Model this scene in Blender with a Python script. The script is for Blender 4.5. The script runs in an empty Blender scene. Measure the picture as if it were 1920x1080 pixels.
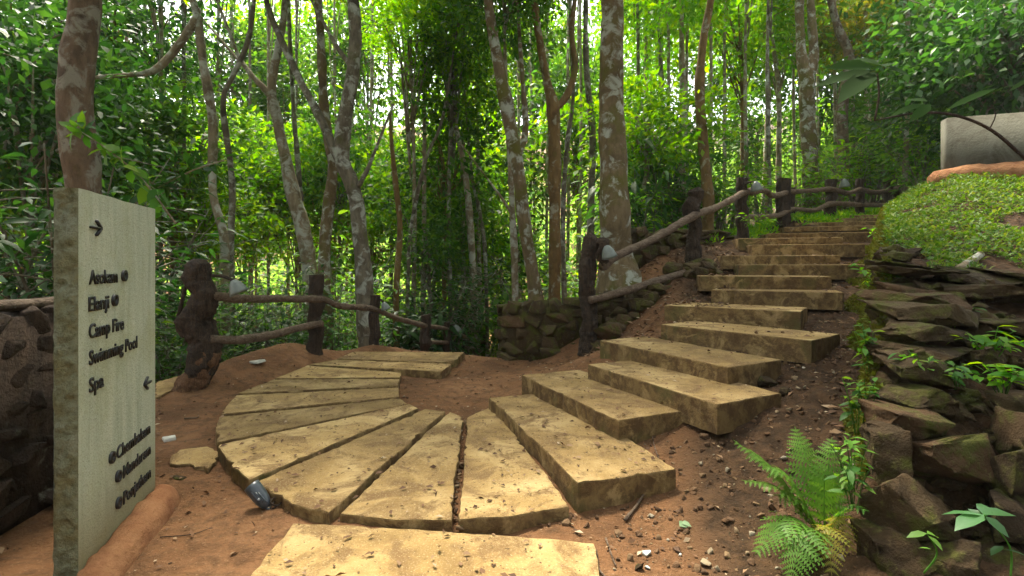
import bpy, bmesh, math, random
import numpy as np
from mathutils import Vector, Matrix
R = math.radians
random.seed(7); rng = np.random.default_rng(11)
scene = bpy.context.scene
C = scene.collection

# ------------------------------------------------------------------ camera, world, sun, exposure
H, F, YH = 1.5, 960.0, 497.0
cam_d = bpy.data.cameras.new('camera'); cam = bpy.data.objects.new('camera', cam_d); C.objects.link(cam)
cam.location = (0, 0, H); cam.rotation_euler = (R(90), 0, 0)
cam_d.lens = 18; cam_d.sensor_width = 36; cam_d.shift_y = -(540-YH)/1920; cam_d.clip_end = 1000; cam_d.clip_start = 0.05
scene.camera = cam
SUN_EL, SUN_AZ = R(60), R(-24)          # azimuth from +Y towards +X
w = bpy.data.worlds.new('World'); scene.world = w; w.use_nodes = True
nt = w.node_tree; nt.nodes.clear()
sky = nt.nodes.new('ShaderNodeTexSky'); sky.sky_type = 'NISHITA'; sky.sun_disc = False
sky.sun_elevation = SUN_EL; sky.sun_rotation = SUN_AZ; sky.dust_density = 4; sky.air_density = 1.0; sky.ozone_density = 0.5
hs = nt.nodes.new('ShaderNodeHueSaturation'); hs.inputs['Saturation'].default_value = 0.25
bg = nt.nodes.new('ShaderNodeBackground'); bg.inputs['Strength'].default_value = 0.12
out = nt.nodes.new('ShaderNodeOutputWorld')
nt.links.new(sky.outputs[0], hs.inputs['Color']); nt.links.new(hs.outputs[0], bg.inputs['Color']); nt.links.new(bg.outputs[0], out.inputs[0])
sd = bpy.data.lights.new('sun', 'SUN'); so = bpy.data.objects.new('sun', sd); C.objects.link(so)
sd.energy = 5.0; sd.angle = R(14); sd.color = (1.0, 0.91, 0.74)
dirv = Vector((math.sin(SUN_AZ)*math.cos(SUN_EL), math.cos(SUN_AZ)*math.cos(SUN_EL), math.sin(SUN_EL)))
so.rotation_euler = (-dirv).to_track_quat('-Z', 'Y').to_euler()
vs = scene.view_settings; vs.view_transform = 'Standard'; vs.look = 'None'; vs.exposure = 2.36; vs.gamma = 1.0
scene.cycles.max_bounces = 8; scene.cycles.diffuse_bounces = 4; scene.cycles.transmission_bounces = 4; scene.cycles.glossy_bounces = 2
scene.cycles.use_denoising = True

# ------------------------------------------------------------------ numpy noise
def _hash(ix, iy, iz):
    n = (ix.astype(np.int64)*374761393 + iy.astype(np.int64)*668265263 + iz.astype(np.int64)*1274126177) & 0x7fffffff
    n = ((n ^ (n >> 13))*1274126177) & 0x7fffffff
    n = ((n ^ (n >> 16))*668265263) & 0x7fffffff
    return (n & 0xffff)/32767.5 - 1
def vnoise(p):
    p = np.asarray(p, float); i = np.floor(p); f = p-i; f = f*f*(3-2*f); r = 0
    for a in (0, 1):
        for b in (0, 1):
            for c in (0, 1):
                wgt = (f[:,0] if a else 1-f[:,0])*(f[:,1] if b else 1-f[:,1])*(f[:,2] if c else 1-f[:,2])
                r = r + wgt*_hash(i[:,0]+a, i[:,1]+b, i[:,2]+c)
    return r
def fbm(p, o=4):
    p = np.asarray(p, float); s = 0; a = 1.0
    for k in range(o):
        s = s + a*vnoise(p*(2**k)+17.3*k); a *= .5
    return s

# ------------------------------------------------------------------ pixel helpers (reading positions off the photograph)
def P(px, py, d): return np.array(((px-960)/F*d, d, H+(YH-py)/F*d))
def PZ(px, py, z):
    d = (H-z)*F/(py-YH); return np.array(((px-960)/F*d, d, z))

# ------------------------------------------------------------------ terrain
FAN_Z = .0
steps_px = [  # front-left and front-right top corners, with depth or height
 ((918,745),(1085,905),.17),((978,703),(1160,788),.32),((1102,683),(1345,757),.47),((1125,638),(1365,688),.62),
 ((1240,608),(1520,638),.79),((1245,572),(1500,584),.97)]
steps_d = [((1333,543,7.3),(1583,549,6.6)),((1310,517,7.75),(1560,519,7.25)),((1385,498,8.3),(1625,494,7.8)),((1355,482,8.8),(1575,476,8.4)),
 ((1410,461,9.3),(1622,455,8.9)),((1385,449,9.8),(1580,443,9.4)),((1440,441,10.3),(1640,431,9.8)),
 ((1470,433,10.9),(1648,424,10.4)),((1490,425,11.6),(1655,416,11.1)),((1512,417,12.4),(1660,409,11.9)),((1530,411,13.2),(1664,404,12.7))]
STEPS = []
for a, b, z in steps_px: STEPS.append((PZ(*a, z), PZ(*b, z)))
for a, b in steps_d:
    A, B = P(*a), P(*b); z = (A[2]+B[2])/2+(.05 if A[1] > 10.8 else 0); A[2] = B[2] = z; STEPS.append((A, B))
cp = [(-2,2.5,0),(0,2.4,-.02),(-3,4,0),(-3.4,5.5,.02),(-1,4,0),(0,5.4,.02),(.2,6.6,.04),(.4,8.2,.03),(-.5,8.4,.0),(-1.2,6.2,.02),(-2,7.2,.01),(-1.6,8.4,.03),(-.8,3,0),(-2.7,7.0,-.01),(-2.95,6.5,.0),(-2.3,8.3,.0),(-2.6,7.7,.02),(-3.0,6.0,.0),(-1.4,7.6,.02),
 (-1,0,0),(1.2,2.2,.02),(1.5,2.9,.05),(1,0,.05),(-3,1,0),(2,1,.1),(-3.69,6.05,.05),(-3.75,6.75,.22),(-3.25,7.7,.3),(-2.97,7.75,.2),(-2.35,8.7,.12),(-3.9,6.3,.1),(-4.1,5.6,0),(-3.9,5,.0),
 (-4.7,6.6,-.55),(-5.2,8,-1.2),(-6.5,6.5,-1.7),(-6,9,-2.2),(-8,12,-4),(-5,5,-.6),(-4.6,3,-.2),(-6,3,-1),(-10,6,-3.4),(-3.6,9.5,-.9),(-4.5,11,-2.2),
 (-1.7,9.6,-.25),(-1,10,-.4),(-.95,12,-1.),(-.9,15,-1.9),(-.6,20,-3.0),(-3,12,-1.8),(.5,9.4,-.15),(.6,11,-.9),(1,13,-1.5),
 (.5,7.9,.04),(1.2,7.3,.2),(1.0,8.3,.5),(1.7,8.9,1.0),(1.2,10,.2),(2.2,9.3,1.35),(2.6,8.6,1.4),(3.2,9,1.5),(3.5,9.8,1.9),(2.6,10.3,1.5),(2.0,8.0,.85),(1.9,7.2,.72),(2.5,7.7,1.05),(1.3,6.7,.45),
 (4.7,10.5,2.02),(4.3,11.3,2.1),(6.4,12,2.52),(8.1,13,2.68),(9.2,13.5,2.79),(10.3,14,2.98),(8.6,11,2.5),(6,14,2.3),(8,16,2.5),(3.5,12.5,1.6),(12,15,3.4),
 (-20,10,-6),(-20,25,-8),(-40,20,-9),(-10,25,-6),(-5,20,-4.4),(0,26,-3.8),(0,35,-5),(-15,45,-7),(-40,60,0),(-20,80,6),(0,80,5),(-60,100,24),(-20,130,28),(20,120,18),
 (8,22,2.0),(12,25,2.8),(20,30,4.5),(10,40,1.5),(30,60,8),(40,30,9),(60,60,16),(25,8,4.5),(15,0,2.2),(40,0,9),(0,-4,0),(-4,-4,0),(4,-4,.3),(-20,-4,-4),(-40,0,-8),(-100,50,12),(100,50,26),
 (100,150,44),(-100,150,44),(0,165,40),(-150,0,0),(10,8,2.9),(5,0,.6)]
zprev = .06
for i, (A, B) in enumerate(STEPS):
    m = (A+B)/2; e = (B-A)/np.linalg.norm(B-A); n = np.array((-e[1], e[0], 0)); z = A[2]
    if i > 0: cp.append((m[0]-.03*n[0], m[1]-.03*n[1], zprev-.07))
    q = B + e*.25+n*.3; cp.append((q[0], q[1], z-.2 if i < 8 else z-.14))
    if i > 2:
        q = A - e*.3+n*.3; cp.append((q[0], q[1], z-.14))
    zprev = z
cp = np.array(cp, float)
def _tps_k(r2): return np.where(r2 > 1e-9, r2*np.log(np.maximum(r2, 1e-9)), 0)
_n = len(cp); _d2 = ((cp[:,None,:2]-cp[None,:,:2])**2).sum(-1)
_A = np.zeros((_n+3, _n+3)); _A[:_n,:_n] = _tps_k(_d2)+np.eye(_n)*.02
_A[:_n,_n] = 1; _A[:_n,_n+1:] = cp[:,:2]; _A[_n:,:_n] = _A[:_n,_n:].T
_w = np.linalg.solve(_A, np.concatenate([cp[:,2], [0,0,0]]))
BANKY = np.array([-5, 2.5,2.56,2.74,3.1,3.7,5,6.5,8,10,12]); BANKZ = np.array([.0,.0,.16,.48,.84,1.18,1.58,1.98,2.32,2.65,2.95])
def sstep(a, b, x): t = np.clip((x-a)/(b-a), 0, 1); return t*t*(3-2*t)
def hgt(x, y, detail=False):
    x = np.atleast_1d(np.asarray(x, float)); y = np.atleast_1d(np.asarray(y, float))
    z = np.empty_like(x)
    for s in range(0, len(x), 20000):
        xs, ys = x[s:s+20000], y[s:s+20000]
        d2 = (xs[:,None]-cp[None,:,0])**2+(ys[:,None]-cp[None,:,1])**2
        z[s:s+20000] = _tps_k(d2)@_w[:_n]+_w[_n]+_w[_n+1]*xs+_w[_n+2]*ys
    s = x-.725*y
    hb = np.interp(y, BANKY, BANKZ)+np.clip(s, 0, 1.05)*.50*sstep(4, 8, y)-np.clip(s-1.05, 0, 3)*.06
    wg = sstep(-.22, .0, s)*(1-sstep(8.6, 11, y))*sstep(1.9, 2.2, y)
    wg = wg*(1-sstep(3.5, 8, s))
    z = z*(1-wg)+np.maximum(hb, z)*wg
    near = np.exp(-((x-1)**2+(y-6)**2)/150)
    p = np.stack([x, y, 0*x], 1)
    z = z + near*.022*fbm(p*1.7, 3) + (1-near)*.35*fbm(p*.25, 3)
    rough = sstep(.9, 1.6, x)*(1-sstep(9,11,y))*sstep(2,2.4,y)
    if detail:
        z = z + near*(.010+.022*rough)*fbm(p*7, 3) + near*rough*.012*fbm(p*23, 2)
    return z
def hz(x, y): return float(hgt([x], [y])[0])

# ------------------------------------------------------------------ mesh helpers
def mesh_np(name, verts, faces, mat=None, parent=None, smooth=False):
    """faces: list of (M,k) int arrays"""
    me = bpy.data.meshes.new(name); verts = np.asarray(verts, np.float32)
    faces = [np.asarray(f, np.int32) for f in faces if len(f)]
    loops = np.concatenate([f.ravel() for f in faces]); tot = np.concatenate([np.full(len(f), f.shape[1], np.int32) for f in faces])
    st = np.concatenate([[0], np.cumsum(tot)[:-1]]).astype(np.int32)
    me.vertices.add(len(verts)); me.vertices.foreach_set('co', verts.ravel())
    me.loops.add(len(loops)); me.loops.foreach_set('vertex_index', loops)
    me.polygons.add(len(tot)); me.polygons.foreach_set('loop_start', st); me.polygons.foreach_set('loop_total', tot)
    if smooth: me.polygons.foreach_set('use_smooth', np.ones(len(tot), bool))
    me.update(calc_edges=True); me.validate()
    if mat: me.materials.append(mat)
    return link(name, me, parent)
def link(name, me, parent=None):
    o = bpy.data.objects.new(name, me); C.objects.link(o)
    if parent: o.parent = parent
    return o
def tag(o, label=None, cat=None, group=None, kind=None):
    if label: o['label'] = label
    if cat: o['category'] = cat
    if group: o['group'] = group
    if kind: o['kind'] = kind
    return o
def empty(name, loc, label, cat, group=None, rz=0):
    o = bpy.data.objects.new(name, None); C.objects.link(o); o.location = loc; o.rotation_euler.z = rz; o.empty_display_size = .1
    return tag(o, label, cat, group)
class MB:
    def __init__(s): s.v = []; s.f = {}; s.n = 0
    def add(s, v, faces):
        v = np.asarray(v, float); s.v.append(v)
        for f in faces:
            f = np.asarray(f, int)
            if len(f): s.f.setdefault(f.shape[1], []).append(f+s.n)
        s.n += len(v)
    def build(s, name, mat, parent=None, smooth=False, off=None):
        v = np.concatenate(s.v)
        if off is not None: v = v-np.asarray(off)
        return mesh_np(name, v, [np.concatenate(x) for x in s.f.values()], mat, parent, smooth)
def resample(pts, rad, step):
    pts = np.asarray(pts, float); rad = np.asarray(rad, float); n = len(pts)
    if n == 2: t = np.linspace(0, 1, max(2, int(np.linalg.norm(pts[1]-pts[0])/step)+1)); return pts[0]+(pts[1]-pts[0])*t[:,None], rad[0]+(rad[1]-rad[0])*t
    ext = np.vstack([2*pts[0]-pts[1], pts, 2*pts[-1]-pts[-2]]); o = []; r = []
    for i in range(n-1):
        p0, p1, p2, p3 = ext[i:i+4]; k = max(1, int(np.linalg.norm(p2-p1)/step))
        for t in np.arange(k)/k:
            o.append(.5*((2*p1)+(-p0+p2)*t+(2*p0-5*p1+4*p2-p3)*t*t+(-p0+3*p1-3*p2+p3)*t**3)); r.append(rad[i]+(rad[i+1]-rad[i])*t)
    o.append(pts[-1]); r.append(rad[-1]); return np.array(o), np.array(r)
def rough_noise(p, freq, seed): return fbm(p*freq+seed, 3)+.35*np.abs(fbm(p*freq*np.array((3.2,3.2,1.2))+seed, 2))+.18*fbm(p*freq*6+seed, 2)
def tube(pts, rad, sides=10, step=.15, amp=0., freq=3., cap=True, seed=0., lump=None):
    c, r = resample(pts, rad, step); n = len(c)
    t = np.gradient(c, axis=0); t /= np.linalg.norm(t, axis=1)[:,None]
    up = np.array((0, 1, 0)) if abs(t[0][1]) < .8 else np.array((1, 0, 0))
    u = np.cross(t, up); u /= np.linalg.norm(u, axis=1)[:,None]; vv = np.cross(t, u)
    a = np.arange(sides)/sides*2*math.pi
    ring = np.cos(a)[None,:,None]*u[:,None,:]+np.sin(a)[None,:,None]*vv[:,None,:]
    v = c[:,None,:]+ring*r[:,None,None]; v = v.reshape(-1, 3)
    if amp:
        d = (rough_noise(v, freq, seed) if lump else fbm(v*freq+seed, 3))*amp; rr = np.repeat(r, sides)
        v = v+ring.reshape(-1, 3)*(d*rr)[:,None]
    i = np.arange(n-1)[:,None]*sides; j = np.arange(sides)[None,:]; k = (j+1) % sides
    q = np.stack([i+j, i+k, i+sides+k, i+sides+j], -1).reshape(-1, 4)[:, ::-1]
    fs = [q]
    if cap:
        v = np.vstack([v, c[:1], c[-1:]]); m = n*sides
        fs.append(np.stack([np.arange(sides), (np.arange(sides)+1) % sides, np.full(sides, m)], 1))
        e = (n-1)*sides; fs.append(np.stack([e+(np.arange(sides)+1) % sides, e+np.arange(sides), np.full(sides, m+1)], 1))
    return v, fs
def norm(a): return a/np.maximum(np.linalg.norm(a, axis=-1, keepdims=True), 1e-9)
def leaves4(c, d, n, L, wr=.45, fold=.18):
    """one quad per leaf"""
    c = np.asarray(c, float); d = norm(d); s = norm(np.cross(d, n)); n = np.cross(s, d); L = np.broadcast_to(np.asarray(L, float), (len(c),))[:,None]
    base = c; tip = c+d*L; W = L*wr/2
    l = c+d*L*.45+s*W+n*W*fold*2; r = c+d*L*.45-s*W+n*W*fold*2
    v = np.stack([base, l, tip, r], 1).reshape(-1, 3); f = np.arange(len(c)*4).reshape(-1, 4)
    return v, [f]
def leaves8(c, d, n, L, wr=.4, droop=.15, fold=.25):
    c = np.asarray(c, float); d = norm(d); s = norm(np.cross(d, n)); n = np.cross(s, d); L = np.broadcast_to(np.asarray(L, float), (len(c),))[:,None]; W = L*wr/2
    def pt(t, side, k): return c+d*L*t+s*W*side*k+n*(L*-droop*t*t*2+abs(side)*W*fold*k)
    v = np.stack([pt(0,0,0), pt(.3,1,.85), pt(.3,0,0), pt(.3,-1,.85), pt(.65,1,.8), pt(.65,0,0), pt(.65,-1,.8), pt(1,0,0)], 1).reshape(-1, 3)
    b = np.arange(len(c))[:,None]*8
    tri = np.concatenate([b+np.array([[0,2,1]]), b+np.array([[0,3,2]]), b+np.array([[4,5,7]]), b+np.array([[5,6,7]])])
    qd = np.concatenate([b+np.array([[1,2,5,4]]), b+np.array([[2,3,6,5]])])
    return v, [tri, qd]
def rdir(n, r=None): return norm((r or rng).normal(size=(n, 3)))
def hull_rock(size, seed, pts=16, bev=.06, sq=.5):
    """angular rock as (verts, faces by size)"""
    rr = random.Random(seed); bm = bmesh.new()
    for k in range(pts):
        v = Vector((rr.uniform(-1,1), rr.uniform(-1,1), rr.uniform(-1,1)))
        m = max(abs(v.x), abs(v.y), abs(v.z)); v = v.lerp(v/m, sq) if k % 3 else v/m*rr.uniform(.85,1)
        bm.verts.new((v.x*size[0]/2, v.y*size[1]/2, v.z*size[2]/2))
    g = bmesh.ops.convex_hull(bm, input=bm.verts[:])
    bmesh.ops.delete(bm, geom=[x for x in bm.verts if not x.link_faces], context='VERTS')
    bmesh.ops.dissolve_limit(bm, angle_limit=R(14), verts=bm.verts[:], edges=bm.edges[:])
    if bev: bmesh.ops.bevel(bm, geom=bm.edges[:], offset=bev*min(size), segments=2, affect='EDGES', profile=.6)
    bmesh.ops.triangulate(bm, faces=bm.faces[:])
    bm.verts.index_update(); v = np.array([x.co[:] for x in bm.verts]); f = np.array([[y.index for y in x.verts] for x in bm.faces]); bm.free()
    return v, f
def rotm(rx, ry, rz): return np.array(Matrix.Rotation(rz, 3, 'Z')@Matrix.Rotation(ry, 3, 'Y')@Matrix.Rotation(rx, 3, 'X'))

# ------------------------------------------------------------------ materials
def mat_new(name):
    m = bpy.data.materials.new(name); m.use_nodes = True; t = m.node_tree; t.nodes.clear()
    return m, t, (lambda ty, **k: _node(t, ty, **k))
def _node(t, ty, **k):
    n = t.nodes.new(ty)
    for a, b in k.items():
        if a.startswith('i_'): n.inputs[a[2:].replace('_', ' ')].default_value = b
        else: setattr(n, a, b)
    return n
def ramp(t, fac, stops):
    n = t.nodes.new('ShaderNodeValToRGB'); e = n.color_ramp.elements
    while len(e) < len(stops): e.new(.5)
    for x, (p, c) in zip(e, stops): x.position = p; x.color = (*c, 1) if len(c) == 3 else c
    t.links.new(fac, n.inputs[0]); return n.outputs[0]
def mixc(t, fac, a, b, mode='MIX'):
    n = t.nodes.new('ShaderNodeMix'); n.data_type = 'RGBA'; n.blend_type = mode
    for s, v in ((n.inputs[0], fac), (n.inputs[6], a), (n.inputs[7], b)):
        if hasattr(v, 'is_linked'): t.links.new(v, s)
        elif isinstance(v, (int, float)): s.default_value = v
        else: s.default_value = (*v, 1)
    return n.outputs[2]
def noise_n(t, co, scale, detail=5, rough=.55, dist=0.):
    n = t.nodes.new('ShaderNodeTexNoise'); n.inputs['Scale'].default_value = scale; n.inputs['Detail'].default_value = detail
    n.inputs['Roughness'].default_value = rough; n.inputs['Distortion'].default_value = dist; t.links.new(co, n.inputs['Vector']); return n.outputs['Fac']
def thr(t, x, a, b): return ramp(t, x, [(a, (0,0,0)), (b, (1,1,1))])
def surf(name, build, rough=.85, spec=.3):
    m, t, N = mat_new(name); tc = N('ShaderNodeTexCoord'); g = N('ShaderNodeNewGeometry')
    b = N('ShaderNodeBsdfPrincipled'); b.inputs['Roughness'].default_value = rough; b.inputs['Specular IOR Level'].default_value = spec
    col, bump, dist = build(t, tc.outputs['Object'], g)
    if hasattr(col, 'is_linked'): t.links.new(col, b.inputs['Base Color'])
    else: b.inputs['Base Color'].default_value = (*col, 1)
    if bump is not None:
        bn = N('ShaderNodeBump'); bn.inputs['Strength'].default_value = 1; bn.inputs['Distance'].default_value = dist
        t.links.new(bump, bn.inputs['Height']); t.links.new(bn.outputs[0], b.inputs['Normal'])
    o = N('ShaderNodeOutputMaterial'); t.links.new(b.outputs[0], o.inputs[0]); return m
def addv(t, a, b, k=1.):
    n = t.nodes.new('ShaderNodeMath'); n.operation = 'MULTIPLY_ADD'; t.links.new(b, n.inputs[0]); n.inputs[1].default_value = k; t.links.new(a, n.inputs[2]); return n.outputs[0]
def b_dirt(t, co, g):
    a = noise_n(t, co, 1.1, 6, .6); b = noise_n(t, co, 9, 6, .65); c = noise_n(t, co, 60, 4, .6); d = noise_n(t, co, .35, 3)
    col = ramp(t, a, [(.3, (.09,.044,.02)), (.5, (.17,.083,.036)), (.7, (.24,.125,.058))])
    col = mixc(t, thr(t, b, .45, .7), col, (.085,.044,.02)); col = mixc(t, thr(t, c, .58, .7), col, (.23,.135,.07))
    vo = t.nodes.new('ShaderNodeTexVoronoi'); vo.inputs['Scale'].default_value = 28; t.links.new(co, vo.inputs['Vector'])
    sp_ = t.nodes.new('ShaderNodeSeparateXYZ'); t.links.new(co, sp_.inputs[0]); stair_side = addv(t, addv(t, sp_.outputs[0], sp_.outputs[1], -.30), a, .9)   # soil colour darker towards the stair side, lighter on the path
    col = mixc(t, thr(t, stair_side, .40, .85), col, mixc(t, thr(t, b, .4, .65), (.034,.02,.010), (.08,.044,.021)))
    return col, addv(t, addv(t, b, c, .35), vo.outputs['Distance'], -.15), .045
def b_conc(t, co, g):
    oi = t.nodes.new('ShaderNodeObjectInfo'); off = t.nodes.new('ShaderNodeVectorMath'); off.operation = 'MULTIPLY_ADD'
    cr = t.nodes.new('ShaderNodeCombineXYZ'); [t.links.new(oi.outputs['Random'], cr.inputs[k]) for k in range(3)]
    t.links.new(cr.outputs[0], off.inputs[0]); off.inputs[1].default_value = (37, 53, 11); t.links.new(co, off.inputs[2]); co = off.outputs[0]
    a = noise_n(t, co, 1.5, 6, .6, .5); b = noise_n(t, co, 9, 6, .7, .3); c = noise_n(t, co, 95, 3, .7); sp = noise_n(t, co, 34, 2, .5); w_ = noise_n(t, co, 3.4, 6, .72, .6)
    col = ramp(t, a, [(.30, (.19,.118,.042)), (.47, (.315,.205,.076)), (.66, (.47,.335,.15))])
    col = mixc(t, thr(t, w_, .47, .6), col, (.175,.105,.042)); col = mixc(t, thr(t, b, .52, .72), col, (.23,.145,.058)); col = mixc(t, thr(t, c, .55, .75), col, (.47,.37,.2))
    col = mixc(t, thr(t, sp, .66, .72), col, (.10,.062,.026))
    hv = t.nodes.new('ShaderNodeHueSaturation'); mr = t.nodes.new('ShaderNodeMapRange'); mr.inputs[3].default_value = .72; mr.inputs[4].default_value = 1.16; t.links.new(oi.outputs['Random'], mr.inputs[0]); t.links.new(mr.outputs[0], hv.inputs['Value']); t.links.new(col, hv.inputs['Color']); col = hv.outputs[0]
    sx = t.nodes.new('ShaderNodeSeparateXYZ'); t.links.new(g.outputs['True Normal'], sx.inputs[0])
    side = thr(t, sx.outputs[2], .3, .8)      # darker brown with moss patches on the upright faces
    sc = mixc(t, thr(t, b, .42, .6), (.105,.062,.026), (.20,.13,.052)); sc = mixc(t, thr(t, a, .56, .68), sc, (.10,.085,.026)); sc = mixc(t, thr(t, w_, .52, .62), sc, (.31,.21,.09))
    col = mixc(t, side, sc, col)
    return col, addv(t, addv(t, addv(t, b, c, .5), sp, -.5), w_, .6), .016
def b_step(t, co, g):
    col, bump, d = b_conc(t, co, g); return col, bump, .012
def b_sign(t, co, g):
    mp = t.nodes.new('ShaderNodeMapping'); mp.inputs['Scale'].default_value = (1, 1, .12); t.links.new(co, mp.inputs[0])
    a = noise_n(t, mp.outputs[0], 14, 6, .6, .6); b = noise_n(t, co, 2.5, 5, .6); c = noise_n(t, co, 110, 3, .7); e = noise_n(t, co, 30, 5, .7)
    col = ramp(t, a, [(.3, (.33,.37,.27)), (.5, (.43,.47,.35)), (.7, (.50,.53,.40))])
    col = mixc(t, thr(t, b, .48, .7), col, (.35,.37,.22)); col = mixc(t, thr(t, c, .52, .7), col, (.19,.21,.14)); col = mixc(t, thr(t, e, .55, .72), col, (.42,.43,.33))
    sx = t.nodes.new('ShaderNodeSeparateXYZ'); t.links.new(co, sx.inputs[0])
    low = thr(t, addv(t, sx.outputs[2], b, .5), .25, .75); col = mixc(t, low, (.22,.175,.07), col)
    return col, addv(t, addv(t, e, c, .5), a, .4), .009
def b_signedge(t, co, g):
    a = noise_n(t, co, 5, 6, .65); b = noise_n(t, co, 28, 6, .75); c = noise_n(t, co, 90, 3, .7)
    col = ramp(t, a, [(.3, (.20,.155,.055)), (.5, (.22,.22,.13)), (.7, (.28,.29,.2))]); col = mixc(t, thr(t, b, .48, .7), col, (.10,.085,.035))
    return col, addv(t, b, c, .4), .03
def b_rock(t, co, g):
    a = noise_n(t, co, 3, 6, .65, .3); b = noise_n(t, co, 22, 6, .7); m = noise_n(t, co, 5.5, 5, .7)
    col = ramp(t, g.outputs['Random Per Island'], [(0, (.034,.021,.010)), (.45, (.06,.04,.018)), (.8, (.085,.058,.028)), (1, (.10,.052,.024))])
    col = mixc(t, thr(t, a, .45, .7), col, (.07,.042,.018)); col = mixc(t, thr(t, b, .6, .75), col, (.15,.10,.05))
    col = mixc(t, thr(t, m, .49, .62), col, (.075,.078,.012))
    f2 = noise_n(t, co, 60, 5, .75); ly = noise_n(t, co, 13, 6, .8); col = mixc(t, thr(t, ly, .58, .66), col, (.15,.13,.045)); return col, addv(t, addv(t, a, b, .7), f2, .3), .06
def b_rubble(t, co, g):
    b = noise_n(t, co, 30, 5, .7)
    col = ramp(t, g.outputs['Random Per Island'], [(0, (.06,.034,.017)), (.5, (.12,.066,.032)), (.85, (.17,.11,.055)), (.96, (.24,.2,.13)), (1, (.33,.30,.23))])
    col = mixc(t, thr(t, b, .5, .75), col, (.13,.065,.03)); return col, b, .008
def mk_bark(name, c1, c2, lich, moss, ml=.56, mm=.55):
    def f(t, co, g):
        mp = t.nodes.new('ShaderNodeMapping'); mp.inputs['Scale'].default_value = (1, 1, .35); t.links.new(co, mp.inputs[0])
        a = noise_n(t, mp.outputs[0], 9, 6, .65); b = noise_n(t, co, 2.2, 5, .6); l = addv(t, noise_n(t, co, 4.5, 6, .62, .5), noise_n(t, co, 1.1, 3), .35); f2 = noise_n(t, co, 45, 4, .7); m = noise_n(t, co, 1.3, 5, .65)
        col = mixc(t, thr(t, a, .35, .65), c1, c2); col = mixc(t, thr(t, b, .5, .7), col, tuple(x*.6 for x in c1))
        col = mixc(t, thr(t, m, mm, mm+.12), col, moss); col = mixc(t, ramp(t, l, [(ml+.12, (0,0,0)), (ml+.22, (.9,.9,.9))]), col, lich)
        return col, addv(t, a, f2, .5), .055
    return surf(name, f, .9, .2)
def mk_wood(name, c1, c2, along=(1, 1, .14)):
    def f(t, co, g):
        mp = t.nodes.new('ShaderNodeMapping'); mp.inputs['Scale'].default_value = along; t.links.new(co, mp.inputs[0])
        a = noise_n(t, mp.outputs[0], 34, 6, .7, .8); b = noise_n(t, co, 50, 5, .75); k = noise_n(t, co, 7, 5, .65)
        col = mixc(t, thr(t, a, .38, .62), c1, c2); col = mixc(t, thr(t, b, .54, .72), col, tuple(x*1.9 for x in c2)); col = mixc(t, thr(t, k, .52, .68), col, tuple(x*.8 for x in c1))
        return col, addv(t, addv(t, a, b, .45), k, .8), .05
    return surf(name, f, .85, .25)
def mk_leaf(name, cols, trans=.45, rough=.55, spec=.2):
    m, t, N = mat_new(name); g = N('ShaderNodeNewGeometry'); oi = N('ShaderNodeObjectInfo')
    col = ramp(t, g.outputs['Random Per Island'], [(i/(len(cols)-1), c) for i, c in enumerate(cols)])
    hsv = N('ShaderNodeHueSaturation'); mr = N('ShaderNodeMapRange'); mr.inputs[3].default_value = .7; mr.inputs[4].default_value = 1.3
    t.links.new(oi.outputs['Random'], mr.inputs[0]); t.links.new(mr.outputs[0], hsv.inputs['Value']); t.links.new(col, hsv.inputs['Color'])
    b = N('ShaderNodeBsdfPrincipled'); b.inputs['Roughness'].default_value = rough; b.inputs['Specular IOR Level'].default_value = spec
    t.links.new(hsv.outputs[0], b.inputs['Base Color'])
    tl = N('ShaderNodeBsdfTranslucent'); h2 = N('ShaderNodeHueSaturation'); h2.inputs['Hue'].default_value = .485; h2.inputs['Saturation'].default_value = 1.1; h2.inputs['Value'].default_value = 2.2
    t.links.new(hsv.outputs[0], h2.inputs['Color']); t.links.new(h2.outputs[0], tl.inputs['Color'])
    mx = N('ShaderNodeMixShader'); mx.inputs[0].default_value = trans; t.links.new(b.outputs[0], mx.inputs[1]); t.links.new(tl.outputs[0], mx.inputs[2])
    o = N('ShaderNodeOutputMaterial'); t.links.new(mx.outputs[0], o.inputs[0]); return m
def plain(name, c, rough=.5, spec=.5, metal=0):
    def f(t, co, g):
        a = noise_n(t, co, 18, 5, .6); return mixc(t, thr(t, a, .4, .7), c, tuple(x*.72 for x in c)), a, .002
    m = surf(name, f, rough, spec); return m
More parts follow.
